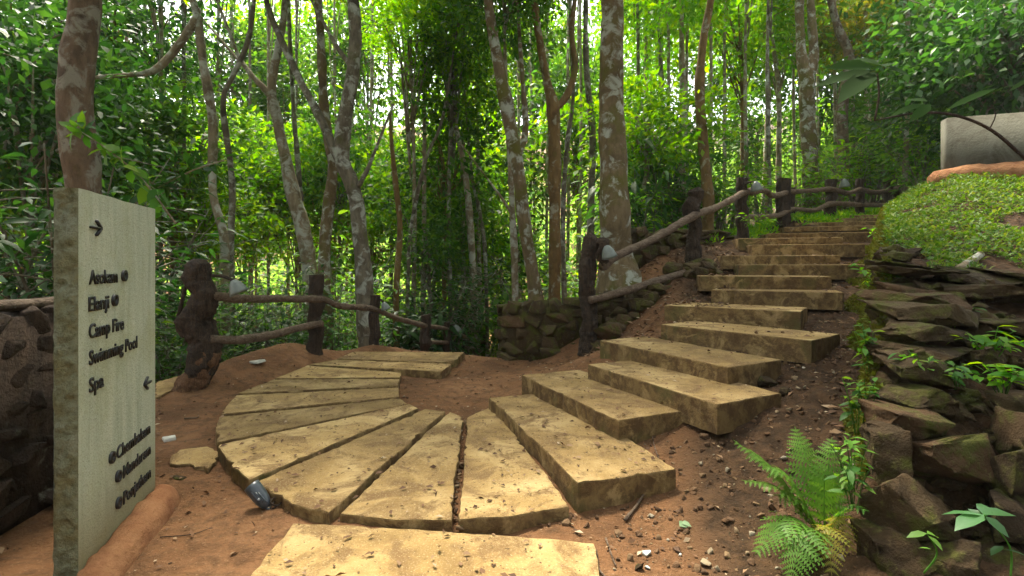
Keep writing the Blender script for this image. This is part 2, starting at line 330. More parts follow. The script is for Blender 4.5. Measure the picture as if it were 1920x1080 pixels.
M = dict(
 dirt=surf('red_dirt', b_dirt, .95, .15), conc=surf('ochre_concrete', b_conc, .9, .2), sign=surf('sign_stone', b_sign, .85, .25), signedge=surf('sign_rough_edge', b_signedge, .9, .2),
 rock=surf('mossy_rock', b_rock, .9, .2), rubble=surf('rubble', b_rubble, .9, .25),
 bark_red=mk_bark('bark_reddish', (.10,.07,.045), (.22,.15,.095), (.30,.28,.22), (.09,.075,.025), .57, .6),
 bark_pale=mk_bark('bark_pale', (.16,.12,.07), (.30,.24,.15), (.42,.42,.34), (.10,.10,.025), .55, .55),
 bark_grey=mk_bark('bark_grey', (.085,.07,.045), (.20,.17,.115), (.38,.39,.32), (.08,.085,.02), .57, .58),
 bark_lich=mk_bark('bark_lichen', (.12,.085,.042), (.20,.145,.075), (.40,.41,.33), (.11,.10,.02), .575, .5),
 bark_orange=mk_bark('bark_orange', (.13,.08,.03), (.22,.135,.05), (.34,.32,.22), (.13,.11,.02), .62, .55),
 bark_dark=mk_bark('bark_dark', (.035,.025,.018), (.075,.05,.035), (.2,.2,.15), (.05,.05,.015), .68, .6),
 post=mk_wood('knotted_wood', (.026,.018,.012), (.07,.045,.027)), postlow=mk_wood('earth_caked_wood', (.10,.05,.024), (.19,.10,.048)),
 rail=mk_wood('rail_wood', (.10,.065,.04), (.21,.15,.10), (.16, .5, 1)),
 lamp=plain('lamp_grey_green', (.15,.17,.145), .45, .5), lampin=plain('lamp_dark', (.02,.02,.02), .6, .3),
 black=plain('black_letters', (.012,.012,.012), .5, .4), spot=plain('spotlight_metal', (.045,.055,.065), .32, .6), steel=plain('screw_steel', (.4,.42,.42), .3, .8),
 plinth=surf('earth_plaster', lambda t, co, g: (mixc(t, thr(t, noise_n(t, co, 5, 6, .65), .4, .7), (.24,.10,.042), (.40,.20,.09)), addv(t, noise_n(t, co, 25, 6, .75), noise_n(t, co, 6, 5, .7), 1.5), .03), .9, .2),
 white=surf('stained_white_plaster', lambda t, co, g: (mixc(t, thr(t, noise_n(t, co, 2.6, 7, .72, .6), .46, .68), (.115,.112,.085), (.05,.04,.024)), noise_n(t, co, 30, 4, .6), .006), .85, .25),
 leaf_mid=mk_leaf('leaf_mid_green', [(.020,.074,.010), (.036,.112,.014), (.06,.15,.018), (.095,.175,.02)]),
 leaf_dark=mk_leaf('leaf_dark_green', [(.010,.042,.008), (.020,.068,.011), (.035,.095,.014)], .38, .5, .22),
 leaf_bright=mk_leaf('leaf_bright_green', [(.045,.16,.012), (.075,.205,.014), (.115,.25,.018), (.17,.27,.022)], .56),
 leaf_olive=mk_leaf('leaf_olive', [(.06,.10,.014), (.10,.14,.018), (.15,.17,.022), (.2,.15,.02)], .5),
 leaf_far=mk_leaf('leaf_far', [(.05,.13,.022), (.085,.18,.03), (.12,.21,.04), (.15,.21,.05)], .55, .7, .1), leaf_shade=mk_leaf('leaf_matt_dark', [(.016,.042,.009), (.028,.06,.012)], .25, .85, .08), leaf_fern=mk_leaf('leaf_fern', [(.07,.17,.02), (.10,.21,.025)], .4), leaf_blue=mk_leaf('leaf_bluish', [(.03,.09,.03), (.05,.13,.04)], .4, .35, .5),
 leaf_yellow=mk_leaf('leaf_yellowing', [(.13,.15,.022), (.17,.14,.025)], .45),
 cover=mk_leaf('ground_cover', [(.03,.08,.008), (.055,.13,.012), (.09,.165,.018), (.14,.17,.025)], .3), moss=mk_leaf('moss', [(.07,.075,.012), (.11,.105,.016), (.085,.12,.016)], .2, .9, .1),
 litter=surf('leaf_litter', lambda t, co, g: (ramp(t, g.outputs['Random Per Island'], [(0, (.06,.03,.014)), (.6, (.15,.075,.034)), (.9, (.25,.16,.085)), (1, (.36,.28,.18))]), None, 0), .8, .3),
 hill=surf('hill_ground', lambda t, co, g: (mixc(t, thr(t, noise_n(t, co, .4, 5), .4, .6), (.05,.09,.02), (.10,.06,.03)), None, 0)),
)

# ------------------------------------------------------------------ ground
def axis(a, b, step, lo, hi):
    mid = list(np.arange(a, b, step)); s = step; x = b; up = []
    while x < hi: up.append(x); s *= 1.12; x += s
    up.append(hi); s = step; x = a-step; dn = []
    while x > lo: dn.append(x); s *= 1.12; x -= s
    dn.append(lo); return np.array(dn[::-1]+mid+up)
gx = axis(-5, 8.5, .055, -170, 170); gy = axis(2.0, 11, .055, -6, 200)
XX, YY = np.meshgrid(gx, gy); zz = hgt(XX.ravel(), YY.ravel(), True)
nx, ny = len(gx), len(gy); ii = (np.arange(ny-1)[:,None]*nx+np.arange(nx-1)[None,:])
q = np.stack([ii, ii+1, ii+nx+1, ii+nx], -1).reshape(-1, 4)
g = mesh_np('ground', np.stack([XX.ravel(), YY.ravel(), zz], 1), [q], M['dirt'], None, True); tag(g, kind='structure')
GZ = zz.reshape(ny, nx)
def gz(x, y):
    x = np.asarray(x, float); y = np.asarray(y, float)
    i = np.clip(np.searchsorted(gx, x)-1, 0, nx-2); j = np.clip(np.searchsorted(gy, y)-1, 0, ny-2)
    u = (x-gx[i])/(gx[i+1]-gx[i]); v = (y-gy[j])/(gy[j+1]-gy[j])
    return GZ[j,i]*(1-u)*(1-v)+GZ[j,i+1]*u*(1-v)+GZ[j+1,i]*(1-u)*v+GZ[j+1,i+1]*u*v

# ------------------------------------------------------------------ slabs and steps
def slab(name, poly, zt, th, label, cat, group, seed, mat=None, jit=.0035):
    rr = random.Random(seed); pts = []
    poly = [np.array(p[:2], float) for p in poly]
    if sum(poly[i-1][0]*poly[i][1]-poly[i][0]*poly[i-1][1] for i in range(len(poly))) < 0: poly = poly[::-1]
    for a, b in zip(poly, poly[1:]+poly[:1]):
        k = max(1, int(np.linalg.norm(b-a)/.05))
        for t in range(k):
            p = a+(b-a)*t/k; j = jit if t else jit*.6; ch = rr.uniform(.008, .024) if rr.random() < .07 else 0; nn_ = np.array((a[1]-b[1], b[0]-a[0])); nn_ = nn_/np.linalg.norm(nn_); pts.append(p+np.array((rr.gauss(0, j), rr.gauss(0, j)))+nn_*ch)
    c = sum(pts)/len(pts); bm = bmesh.new()
    ph = rr.random()*9
    tv = [bm.verts.new((p[0]-c[0]+.006*math.sin(p[1]*7+ph), p[1]-c[1]+.006*math.sin(p[0]*6+ph), 0)) for p in pts]; f = bm.faces.new(tv)
    ex = bmesh.ops.extrude_face_region(bm, geom=[f]); dv = [v for v in ex['geom'] if isinstance(v, bmesh.types.BMVert)]
    for v in dv: v.co.z -= th
    # after the extrusion the original face stays on top
    bmesh.ops.recalc_face_normals(bm, faces=bm.faces[:])
    top = [e for e in bm.edges if all(v.co.z > -th*.5 for v in e.verts)]
    bmesh.ops.bevel(bm, geom=top, offset=.013, segments=2, affect='EDGES', profile=.55)
    me = bpy.data.meshes.new(name); bm.to_mesh(me); bm.free(); me.materials.append(mat or M['conc'])
    o = link(name, me); o.location = (c[0], c[1], zt); return tag(o, label, cat, group)
fan = [
 ('lowest wedge slab of the fan, tucked beside the lowest step', .055, [(862,973),(960,968),(1068,948),(925,760),(876,782)]),
 ('broad wedge slab of the fan left of the pebble filled gap', .065, [(636,962),(740,975),(845,974),(868,782),(842,772)]),
 ('wedge slab of the fan directly behind the small black spotlight', .09, [(477,905),(545,943),(616,960),(834,771),(796,766)]),
 ('wedge slab of the fan with a tall raised outer edge beyond the spotlight', .105, [(407,834),(432,872),(468,898),(786,765),(768,757)]),
 ('wedge slab of the fan at its leftmost bulge, just short of the flat embedded stone', .11, [(413,781),(403,802),(406,829),(763,757),(750,746)]),
 ('fifth wedge slab round the fan from the spotlight, pointing straight at the left edge', .115, [(442,741),(412,776),(748,743),(747,726)]),
 ('narrow wedge slab of the fan level with the knotted lamp post base', .115, [(513,711),(445,737),(747,722),(749,710)]),
 ('narrow slab behind the fan, its right end short of the red dirt patch', .115, [(577,685),(515,709),(750,707),(752,698)]),
 ('slab crossing the path second from the crest, jutting right over the dirt', .12, [(632,674),(579,683),(827,696),(846,682)]),
 ('farthest slab on the crest of the left path, by the second fence post', .125, [(662,659),(633,672),(831,679),(858,673),(870,660)])]
for k, (lab, z, poly) in enumerate(fan):
    slab('paving_slab', [PZ(x, y, z) for x, y in poly], z, .2 if k < 7 else .11, lab, 'paving slab', 'slabs of the fan shaped path', 40+k)
slab('paving_slab', [PZ(548,980,.03), PZ(800,992,.03), PZ(1112,1017,.03), (.42,2.0), (.42,.6), (-1.2,.6), PZ(470,1082,.03)], .03, .2, 'large foreground slab along the bottom edge, before the fan', 'paving slab', 'slabs of the fan shaped path', 60)
ords = ['lowest concrete step, beside the fan of slabs', 'second concrete step up from the fan of slabs', 'third concrete step up from the fan, reaching far to the right', 'fourth concrete step up, its left end at the knotted dark post',
 'fifth concrete step up, set to the right of its neighbours', 'sixth concrete step up, its left end jutting into leaf litter', 'seventh concrete step up, under the end of the lower rail', 'eighth concrete step up, just in front of the tall charred post',
 'ninth concrete step up, its right end by the mossy wall', 'tenth concrete step up, jutting left into the dirt', 'eleventh concrete step up, its right end by the mossy wall', 'twelfth concrete step up, jutting left to the straight fence post', 'topmost full concrete step, at the edge of the landing',
 'first thin slab of the landing above the stairs', 'second thin slab of the landing above the stairs', 'third thin slab of the landing above the stairs', 'farthest thin slab of the landing, below the far fence']
for i, (A, B) in enumerate(STEPS):
    e = (B-A)/np.linalg.norm(B-A); n = np.array((-e[1], e[0], 0)); dp = .72 if i < 13 else .66
    if i == 0: dp = .70
    slab('stone_step' if i < 13 else 'paving_slab', [A, B, B+n*dp, A+n*dp], A[2], .23 if i < 13 else .1, ords[i], 'step' if i < 13 else 'paving slab', 'concrete steps of the staircase' if i < 13 else 'slabs of the upper landing', 80+i)

# ------------------------------------------------------------------ sign
SN, SF = np.array((-1.986, 2.345)), np.array((-2.258, 3.24)); SU = (SF-SN)/np.linalg.norm(SF-SN); SW = float(np.linalg.norm(SF-SN)); SO = np.array((SU[1], -SU[0]))   # SO = outward
sign = empty('signboard', (SN[0], SN[1], 0), 'pale grey green stone slab sign with black raised lettering and arrows', 'sign')
sign.rotation_euler.z = math.atan2(SU[1], SU[0])
# local: x along the face, -y outward (towards the path), z up
def sign_slab():
    T = .093; top = 1.852; nxs, nzs = 30, 60; bm = bmesh.new()
    rr = random.Random(3)
    v = []; fs = []
    def face_grid(fn, nu, nv):
        b = len(v)
        for j in range(nv+1):
            for i in range(nu+1): v.append(fn(i/nu, j/nv))
        for j in range(nv):
            for i in range(nu): fs.append((b+j*(nu+1)+i, b+j*(nu+1)+i+1, b+(j+1)*(nu+1)+i+1, b+(j+1)*(nu+1)+i))
    def tz(u): return top+.0015*math.sin(u*9)+.0015*math.sin(u*23)
    face_grid(lambda a, b: (a*SW, 0, -.2+b*(tz(a*SW)+.2)), 24, 50)
    face_grid(lambda a, b: (SW-a*SW, T, -.2+b*(tz(SW-a*SW)+.2)), 24, 50)
    face_grid(lambda a, b: (SW, a*T, -.2+b*(tz(SW)+.2)), 6, 50)
    face_grid(lambda a, b: (a*SW, b*T, tz(a*SW)), 24, 6)
    o1 = mesh_np('slab_face', np.array(v), [np.array(fs)], M['sign'], sign, False)
    # rough hewn near edge
    v.clear(); fs.clear(); face_grid(lambda a, b: (0, T-a*T, -.2+b*(tz(0)+.2)), 14, 190)
    vv = np.array(v); e = np.minimum(np.abs(vv[:,1]), np.abs(T-vv[:,1]))/T; e2 = np.clip(e*6, 0, 1)
    vv[:,0] -= e2*(.006+.009*fbm(vv*34, 4)); lf = vv[:,1] > T*.99; vv[lf,1] += .004*fbm(vv[lf]*22, 3)
    mesh_np('rough_edge', vv, [np.array(fs)], M['signedge'], sign, True)
sign_slab()
def sgu(px):
    r = (px-960)/F; u = (r*SN[1]-SN[0])/(SU[0]-r*SU[1]); return u
def sgz(px, py): return H+(YH-py)/F*(SN[1]+SU[1]*sgu(px))
def text_obj(txt, x0, x1, ybase, caph_px=None, cap=.07):
    cu = bpy.data.curves.new('t', 'FONT'); cu.body = txt; cu.extrude = 0; cu.resolution_u = 3; cu.offset = .016; cu.space_character = .96
    o = bpy.data.objects.new('t', cu); C.objects.link(o); dg = bpy.context.evaluated_depsgraph_get(); dg.update()
    me = bpy.data.meshes.new_from_object(o.evaluated_get(dg)); bpy.data.objects.remove(o)
    bm = bmesh.new(); bm.from_mesh(me); bpy.data.meshes.remove(me)
    xs = [v.co.x for v in bm.verts]; u0, u1 = sgu(x0), sgu(x1); sx = (u1-u0)/(max(xs)-min(xs)); sy = cap/.70; z0 = sgz(x0, ybase)
    ex = bmesh.ops.extrude_face_region(bm, geom=bm.faces[:])
    up = [v for v in ex['geom'] if isinstance(v, bmesh.types.BMVert)]; ups = set(up); mx = min(xs)
    for v in bm.verts:
        x, y = v.co.x, v.co.y; v.co = (u0+(x-mx)*sx, -.006 if v in ups else -.001, z0+y*sy)
    bmesh.ops.recalc_face_normals(bm, faces=bm.faces[:])
    me = bpy.data.meshes.new('lettering'); bm.to_mesh(me); bm.free(); me.materials.append(M['black']); return link('lettering', me, sign)
for a in [('Asokam',166,219,533),('Elanji',165,203,584),('Camp Fire',165.5,231,635),('Swimming Pool',166,256,685),('Spa',166,193,737),
          ('Chembakam',218,280.5,862),('Mandaram',230,281,897),('Ponjatham',230.5,281.5,946)]:
    text_obj(*a, cap=.068)
def emblem(px, py, r=.031):
    u, z = sgu(px), sgz(px, py); m = MB(); n = 28; a = np.arange(n)/n*2*math.pi
    ri = r*.5
    o_ = np.stack([u+np.cos(a)*r, np.full(n, -.013), z+np.sin(a)*r], 1); i_ = np.stack([u+np.cos(a)*ri*(.75+.25*np.sin(a)), np.full(n, -.013), z+np.sin(a)*ri], 1)
    ob = o_.copy(); ob[:,1] = -.001; ib = i_.copy(); ib[:,1] = -.001; k = np.arange(n); k2 = (k+1) % n
    m.add(np.vstack([o_, i_, ob, ib]), [np.concatenate([np.stack([k, k2, n+k2, n+k], 1), np.stack([k, 2*n+k, 2*n+k2, k2], 1), np.stack([n+k, n+k2, 3*n+k2, 3*n+k], 1)])])
    # small leaf shaped mark inside
    m.add([(u-.006,-.010,z-.004),(u+.002,-.010,z-.009),(u+.004,-.010,z+.006)], [[(0,1,2)]])
    m.build('round_emblem', M['black'], sign)
for e in [(231,517),(213,563),(208,858),(220,893),(220.5,943)]: emblem(*e)
def arrow(px0, px1, py, head, flip):
    u0, u1 = sgu(px0), sgu(px1); z = sgz((px0+px1)/2, py); t = .011; m = MB()
    def bar(a, b):
        a = np.array(a); b = np.array(b); d = (b-a)/np.linalg.norm(b-a); n = np.array((-d[1], d[0]))*t/2
        c = [a-n, b-n, b+n, a+n]; v = [(x, -.013, y) for x, y in c]+[(x, -.001, y) for x, y in c]
        m.add(v, [[(0,1,2,3),(0,4,5,1),(1,5,6,2),(2,6,7,3),(3,7,4,0)]])
    tip = u1 if not flip else u0; s = -1 if not flip else 1
    bar((u0, z), (u1, z)); bar((tip, z), (tip+s*.05, z+head)); bar((tip, z), (tip+s*.05, z-head)); m.build('arrow', M['black'], sign)
arrow(167, 187, 427, .036, False); arrow(268.5, 281, 718, .036, True)
def plinth():
    n = 44; v = []; prof = [(0,.10),(.02,.112),(.045,.112),(.07,.102),(.09,.08),(.104,.05),(.112,.02),(.118,-.02),(.12,-.08)]
    for i in range(n+1):
        q_ = -.35+(SW+.45)*i/n; e = min(1, (n-i)/5); e = math.sqrt(max(0, 1-(1-e)**2))
        for a, b in prof: v.append((q_, -.001-a*(e*.8+.2)*1.25, b*max(e, .1) if b > 0 else b))
    v = np.array(v); d = fbm(v*9, 3)*.012+fbm(v*28, 3)*.005; v[:,2] += d; v[:,1] += d*.5; m = len(prof)
    f = [(i*m+k, (i+1)*m+k, (i+1)*m+k+1, i*m+k+1) for i in range(n) for k in range(m-1)]
    o = mesh_np('plinth', v, [np.array(f)], M['plinth'], sign, True); o['label'] = 'rounded red earth kerb at the foot of the sign'
plinth()

# ------------------------------------------------------------------ lumpy posts, rails, lamps
def post_mesh(name, base, top, r0, r1, parent, mat, amp=.2, freq=9, flare=1.25, sides=20, lean=(0,0), seed=0., cap=True, knots=0):
    n = 9; amp *= .5; t = np.linspace(0, 1, n); pts = base+(top-base)*t[:,None]; rad = r0+(r1-r0)*t; rad[0] *= flare
    if knots: 
        rr = random.Random(int(seed*10)+5); rad = rad*np.array([1+rr.uniform(-knots, knots) for _ in t]); pts[1:-1,0] += np.array([rr.uniform(-.25,.25)*r0 for _ in t[1:-1]])
    v, f = tube(pts, rad, 26, .02, amp, freq, True, seed, lump=True); m = MB(); m.add(v, f); o = m.build(name, mat, parent, True, off=np.array(parent.location)); return o
def lumpy(parent, name, chain, mat, amp, freq, seed, sides=26, step=.02):
    pts = np.array([c[:3] for c in chain]); rad = np.array([c[3] for c in chain]); v, f = tube(pts, rad, 44, .012, amp, freq, True, seed, lump=True); m = MB(); m.add(v, f)
    return m.build(name, mat, parent, True, off=np.array(parent.location))
def rail(parent, pts, r, seed=0.):
    pts = [np.array(p) for p in pts]; v, f = tube(pts, [r*(1+.12*math.sin(i*2.3+seed)) for i in range(len(pts))], 12, .06, .18, 7, True, seed); m = MB(); m.add(v, f)
    return m.build('rail', M['rail'], parent, True, off=np.array(parent.location))
def lamp(pos, label, size=.1, tilt=(.35, .5), group='bell lamps on the fence posts', arm=None):
    """downward bell shade: dome shell on a short stem"""
    size *= .88; o = empty('post_lamp', pos, label, 'lamp', group); m = MB(); n = 24
    prof = [(.12,1.5),(.26,1.46),(.42,1.3),(.62,1.0),(.78,.62),(.9,.25),(1,-.05),(.95,-.04),(.8,.35),(.6,.85),(.3,1.2),(.02,1.3)]
    a = np.arange(n)/n*2*math.pi; v = np.concatenate([np.stack([np.cos(a)*r, np.sin(a)*r, np.full(n, z)], 1) for r, z in [(0.001,1.5)]+prof])*size
    Mx = rotm(tilt[0], tilt[1], 0); v = v@Mx.T; k = len(prof)+1; i = np.arange(k-1)[:,None]*n; j = np.arange(n)[None,:]; j2 = (j+1) % n
    f = np.stack([i+j, i+j2, i+n+j2, i+n+j], -1).reshape(-1, 4)[:, ::-1]; m.add(v, [f]); m.build('lamp_shade', M['lamp'], o, True)
    b = MB(); vv, ff = tube([(0,0,.35*size),(0,0,1.0*size)], [.3*size,.22*size], 12, .02); b.add(np.array(vv)@Mx.T, ff); b.build('bulb_holder', M['lampin'], o, True)
    if arm is not None:
        tp = np.array((0,0,1.46*size))@Mx.T; c = MB(); vv, ff = tube([tp, np.array(arm)*.5+tp*.5+np.array((0,0,.02)), arm], [.016,.018,.022], 8, .04, .2, 12); c.add(vv, ff); c.build('arm', M['post'], o, True)
    return o
# left fence
LB = P(372, 735, 6.05); lf = empty('rustic_fence', (LB[0], LB[1], 0), 'rustic branch fence along the left path, dropping away behind the crest', 'fence')
d = 6.05
def pz(px, py, d, r): return (*P(px, py, d), r*.76)
lumpy(lf, 'knotted_post', [pz(350,768,d,.29), pz(366,728,d,.225), pz(378,690,d,.2), pz(386,655,d,.2), pz(377,625,d,.22), pz(366,600,d,.215), pz(378,575,d,.2), pz(384,550,d,.195), pz(376,527,d,.18), pz(372,508,d,.195), pz(373,494,d,.17), pz(374,486,d,.09)], M['post'], .3, 6, 2.2)
lumpy(lf, 'knotted_post', [pz(345,762,d-.02,.27), pz(360,728,d-.02,.2), pz(374,700,d-.02,.17), pz(386,672,d-.02,.19), pz(398,655,d-.02,.13)], M['postlow'], .26, 7, 9.1)
lumpy(lf, 'looped_branch', [pz(362,512,d,.03), pz(346,545,d,.026), pz(338,580,d,.03), pz(335,612,d,.05), pz(348,630,d,.05)], M['post'], .25, 9, 4.)
for px, pt, d2, pb, r, k in [(592,515,7.7,672,.105,.12), (703,553,8.9,668,.09,.05), (797,590,10.3,690,.11,.25), (838,604,11.6,690,.08,.08), (873,622,13,690,.08,.05), (908,628,15,700,.12,.2)]:
    b = P(px-2, pb, d2); t = P(px+1, pt, d2); b[2] = min(b[2], float(gz(b[0], b[1]))-.1); o = post_mesh('fence_post', b, t, r, r*.92, lf, M['post'], .22, 11, 1.2, 18, seed=px*.01, knots=k)
tops = [P(392,553,5.97), P(450,560,6.3), P(530,560,7.1), P(590,561,7.58), P(612,563,7.75), P(640,574,8.1), P(700,579,8.78), P(740,595,9.4), P(797,611,10.2), P(838,617,11.5), P(873,632,12.9), P(912,643,14.9)]
rail(lf, tops[:4]+[P(604,561,7.66)], .052, 1.); rail(lf, [P(598,560,7.62)]+tops[4:9], .048, 2.); rail(lf, tops[8:], .045, 3.)
rail(lf, [P(396,637,5.95), P(450,637,6.35), P(510,628,7.0), P(560,615,7.35), P(604,606,7.62)], .055, 4.)
rail(lf, [P(797,641,10.2), P(838,643,11.5)], .04, 5.); rail(lf, [P(873,652,12.9), P(890,656,13.8), P(912,663,14.9)], .045, 6.)
lamp(P(449,549,6.0), 'grey bell lamp on a stick arm from the knotted post beside the sign', .125, (.1,-.42), arm=P(398,517,6.0)-P(449,549,6.0))
lamp(P(724,580,8.9), 'small grey lamp on the third post of the left fence, before the forked trunk', .10, (.1,-.35), arm=P(708,560,8.9)-P(724,580,8.9))
lamp(P(858,622,11.7), 'tiny pale lamp far down the left fence, behind the crest', .13, (.1,-.35), arm=P(842,610,11.6)-P(858,622,11.7))
lamp(P(940,611,17), 'whitish lamp on the lone dark post at the end of the left path', .17, (0,.1))
so_ = empty('lone_post', (P(941,640,17.2)[0], 17.2, float(gz(P(941,640,17.2)[0], 17.2))), 'dark lone post at the end of the left path, beside the mossy wall', 'post')
post_mesh('post_shaft', P(941,700,17.2), P(940,606,17.2), .14, .11, so_, M['post'], .25, 8, 1.1)
# right fence
RB = P(1103, 648, 7.6); rf = empty('rustic_fence', (RB[0], RB[1], 0), 'rustic branch fence climbing beside the stairs to the landing', 'fence'); d = 7.6
lumpy(rf, 'knotted_post', [pz(1103,672,d,.2), pz(1105,640,d,.165), pz(1104,600,d,.15), pz(1102,560,d,.15), pz(1100,520,d,.165), pz(1102,485,d,.16), pz(1106,462,d,.15), pz(1108,446,d,.12), pz(1110,438,d,.06)], M['post'], .26, 7, 5.5)
lumpy(rf, 'burl', [pz(1118,452,d-.05,.07), pz(1130,458,d-.1,.1), pz(1126,480,d-.1,.08), pz(1135,495,d-.1,.06)], M['post'], .4, 7, 7.5)
d = 9.0
lumpy(rf, 'knotted_post', [pz(1301,512,d,.19), pz(1300,480,d,.175), pz(1301,450,d,.15), pz(1303,425,d,.13), pz(1300,405,d,.15), pz(1295,388,d,.19), pz(1303,372,d,.14), pz(1304,360,d,.17), pz(1302,353,d,.12)], M['post'], .26, 7, 3.7)
for px, pt, d2, pb, r, k in [(1391,334,10.5,452,.115,.04), (1470,336,12,425,.16,.03), (1484,352,12.6,418,.08,.03), (1558,337,13,416,.13,.12), (1612,337,13.5,410,.11,.1), (1664,340,14,400,.12,.2), (1682,348,14.4,400,.1,.2)]:
    b = P(px-1, pb, d2); t = P(px+1, pt, d2); b[2] = min(b[2], float(gz(b[0], b[1]))-.1); post_mesh('fence_post', b, t, r, r*.95, rf, M['post'], .16, 9, 1.12, 18, seed=px*.013, knots=k)
rail(rf, [P(1128,500,7.5), P(1160,478,7.75), P(1230,446,8.3), P(1300,405,8.85), P(1345,388,9.6), P(1392,363,10.38), P(1412,357,10.7)], .066, 1.5)
rail(rf, [P(1408,362,10.6), P(1432,357,11), P(1450,367,11.4), P(1480,360,12), P(1520,358,12.5), P(1559,355,12.85), P(1590,362,13.2), P(1612,356,13.4), P(1640,361,13.7), P(1665,357,13.9), P(1690,352,14.3)], .06, 2.5)
rail(rf, [P(1106,563,7.45), P(1150,552,7.6), P(1200,537,7.9), P(1260,518,8.3), P(1322,502,8.7)], .062, 3.5)
rail(rf, [P(1396,407,10.4), P(1455,405,11.6), P(1485,393,12), P(1525,394,12.5), P(1560,382,12.85), P(1612,384,13.4), P(1668,385,13.9)], .06, 4.5)
lamp(P(1143,482,7.4), 'grey green dome lamp on the knotted post at the foot of the rising rail', .135, (.15,-.3), arm=(-.12,.1,.1))
lamp(P(1419,357,10.3), 'pale dome lamp on the straight post at the bend of the upper rail', .14, (.15,-.2), arm=P(1396,346,10.4)-P(1419,357,10.3))
lamp(P(1584,350,13), 'small grey dome lamp on the far fence, right of the double trunk', .15, (.1,-.2), arm=P(1564,345,13)-P(1584,350,13))
# ground spotlight
sp = empty('spotlight', (*PZ(487, 955, .0),), 'small black bullet spotlight lying at the edge of the fan', 'spotlight'); sp.location.z = float(gz(sp.location.x, sp.location.y))
def spot():
    axis_ = norm(np.array((.45,-.12,-.45))); cen = np.array((0,0,.075)); m = MB()
    prof = [(-.085,.001),(-.085,.036),(-.085,.043),(-.03,.046),(.02,.044),(.06,.036),(.085,.022),(.09,.001)]
    v, f = tube([cen+axis_*a for a in np.linspace(-.085,.09,9)], [.046,.047,.047,.046,.045,.043,.038,.03,.014], 24, .012); m.add(v, f); m.build('housing', M['spot'], sp, True)
    b = MB()
    for s in (-.012,.012,.03):
        v, f = tube([cen+axis_*-.03+np.array((s,-.043,.018)), cen+axis_*.05+np.array((s,-.038,.018))], [.004,.004], 8, .02); b.add(v, f)
    b.build('cooling_rib', M['spot'], sp, True)
    b = MB(); v, f = tube([cen+axis_*.03, cen+axis_*.11+np.array((.0,0,-.01)), np.array((.075,.0,-.03))], [.02,.014,.012], 10, .02); b.add(v, f); b.build('bracket', M['spot'], sp, True)
    b = MB(); v, f = tube([cen+np.array((.02,-.045,.0)), cen+np.array((.02,-.056,.004))], [.007,.006], 10, .01); b.add(v, f); b.build('screw', M['steel'], sp, True)
    b = MB()
    for k in range(3):
        a = np.linspace(0, 5, 9); v, f = tube([np.array((.11+.035*math.cos(t+k), .0+.03*math.sin(t*1.2+k), .0+.03*(1+math.sin(t*.7+2*k)))) for t in a], [.005]*9, 7, .02); b.add(v, f)
    b.build('cable', M['post'], sp, True)
spot()

# ------------------------------------------------------------------ stone walls
def stone_courses(m, path, base_f, top_f, courses, lmin, lmax, thick, seed, jitter=.12):
    rr = random.Random(seed); path = np.array(path, float); seg = np.linalg.norm(np.diff(path, axis=0), axis=1); cum = np.concatenate([[0], np.cumsum(seg)]); L = cum[-1]
    def at(s):
        i = min(max(np.searchsorted(cum, s)-1, 0), len(seg)-1); t = (s-cum[i])/seg[i]; p = path[i]+(path[i+1]-path[i])*t; dd = (path[i+1]-path[i])/seg[i]; return p, dd
    for c in range(courses):
        s = -rr.uniform(0, lmax*.5)
        while s < L:
            l = rr.uniform(lmin, lmax); sc = s+l/2; p, dd = at(min(max(sc, 0.01), L-.01)); z0, z1 = base_f(sc/L, p), top_f(sc/L, p); h = (z1-z0)/courses
            sz = (l*1.06, thick*rr.uniform(.8, 1.15), h*rr.uniform(.95, 1.28)); v, f = hull_rock(sz, rr.random(), 18, .05, .72)
            v = v@rotm(rr.uniform(-.1,.1), rr.uniform(-jitter,jitter), math.atan2(dd[1], dd[0])+rr.uniform(-.12,.12)).T
            m.add(v+np.array((p[0]+rr.uniform(-.03,.03), p[1]+rr.uniform(-.04,.04), z0+h*(c+.5))), [f]); s += l
def fill_core(m, path, base_f, top_f, thick):
    path = np.array(path, float); n = len(path); v = []
    for i, p in enumerate(path):
        dd = path[min(i+1, n-1)]-path[max(i-1, 0)]; dd /= np.linalg.norm(dd); nn = np.array((-dd[1], dd[0]))*thick/2; t = i/(n-1)
        for s, z in ((-1, base_f(t, p)), (1, base_f(t, p)), (1, top_f(t, p)), (-1, top_f(t, p))): v.append((p[0]+nn[0]*s, p[1]+nn[1]*s, z))
    f = []
    for i in range(n-1):
        for k in range(4): f.append((i*4+k, i*4+(k+1) % 4, i*4+4+(k+1) % 4, i*4+4+k))
    f += [(0,1,2,3), (n*4-1,n*4-2,n*4-3,n*4-4)]; m.add(v, [f])
# low retaining wall between the path and the stairs
m = MB(); pth = [(-.1,9.2),(.02,8.35),(.5,8.1),(1.1,8.05),(1.7,8.1)]
bf = lambda t, p: float(gz(p[0], p[1]-.25))-.12; tf = lambda t, p: .80+.28*t
stone_courses(m, pth, bf, tf, 5, .2, .46, .4, 5); fill_core(m, pth, bf, lambda t, p: tf(t, p)-.1, .22)
o = m.build('stone_wall', M['rock'], None, False); tag(o, 'low mossy stone wall beside the path, ending at the knotted post', 'wall')
m = MB(); pth = [(2.05,9.6),(2.6,9.75),(3.2,10.0),(3.9,10.5),(4.5,10.9)]
bf = lambda t, p: float(gz(p[0], p[1]-.3))-.15; tf = lambda t, p: 2.2+.02*t
stone_courses(m, pth, bf, tf, 4, .25, .5, .4, 8); fill_core(m, pth, bf, lambda t, p: tf(t, p)-.1, .22)
o = m.build('stone_wall', M['rock'], None, False); tag(o, 'dry stone wall behind the rising rail, right of the thickest trunk', 'wall')
m = MB(); rr = random.Random(4)
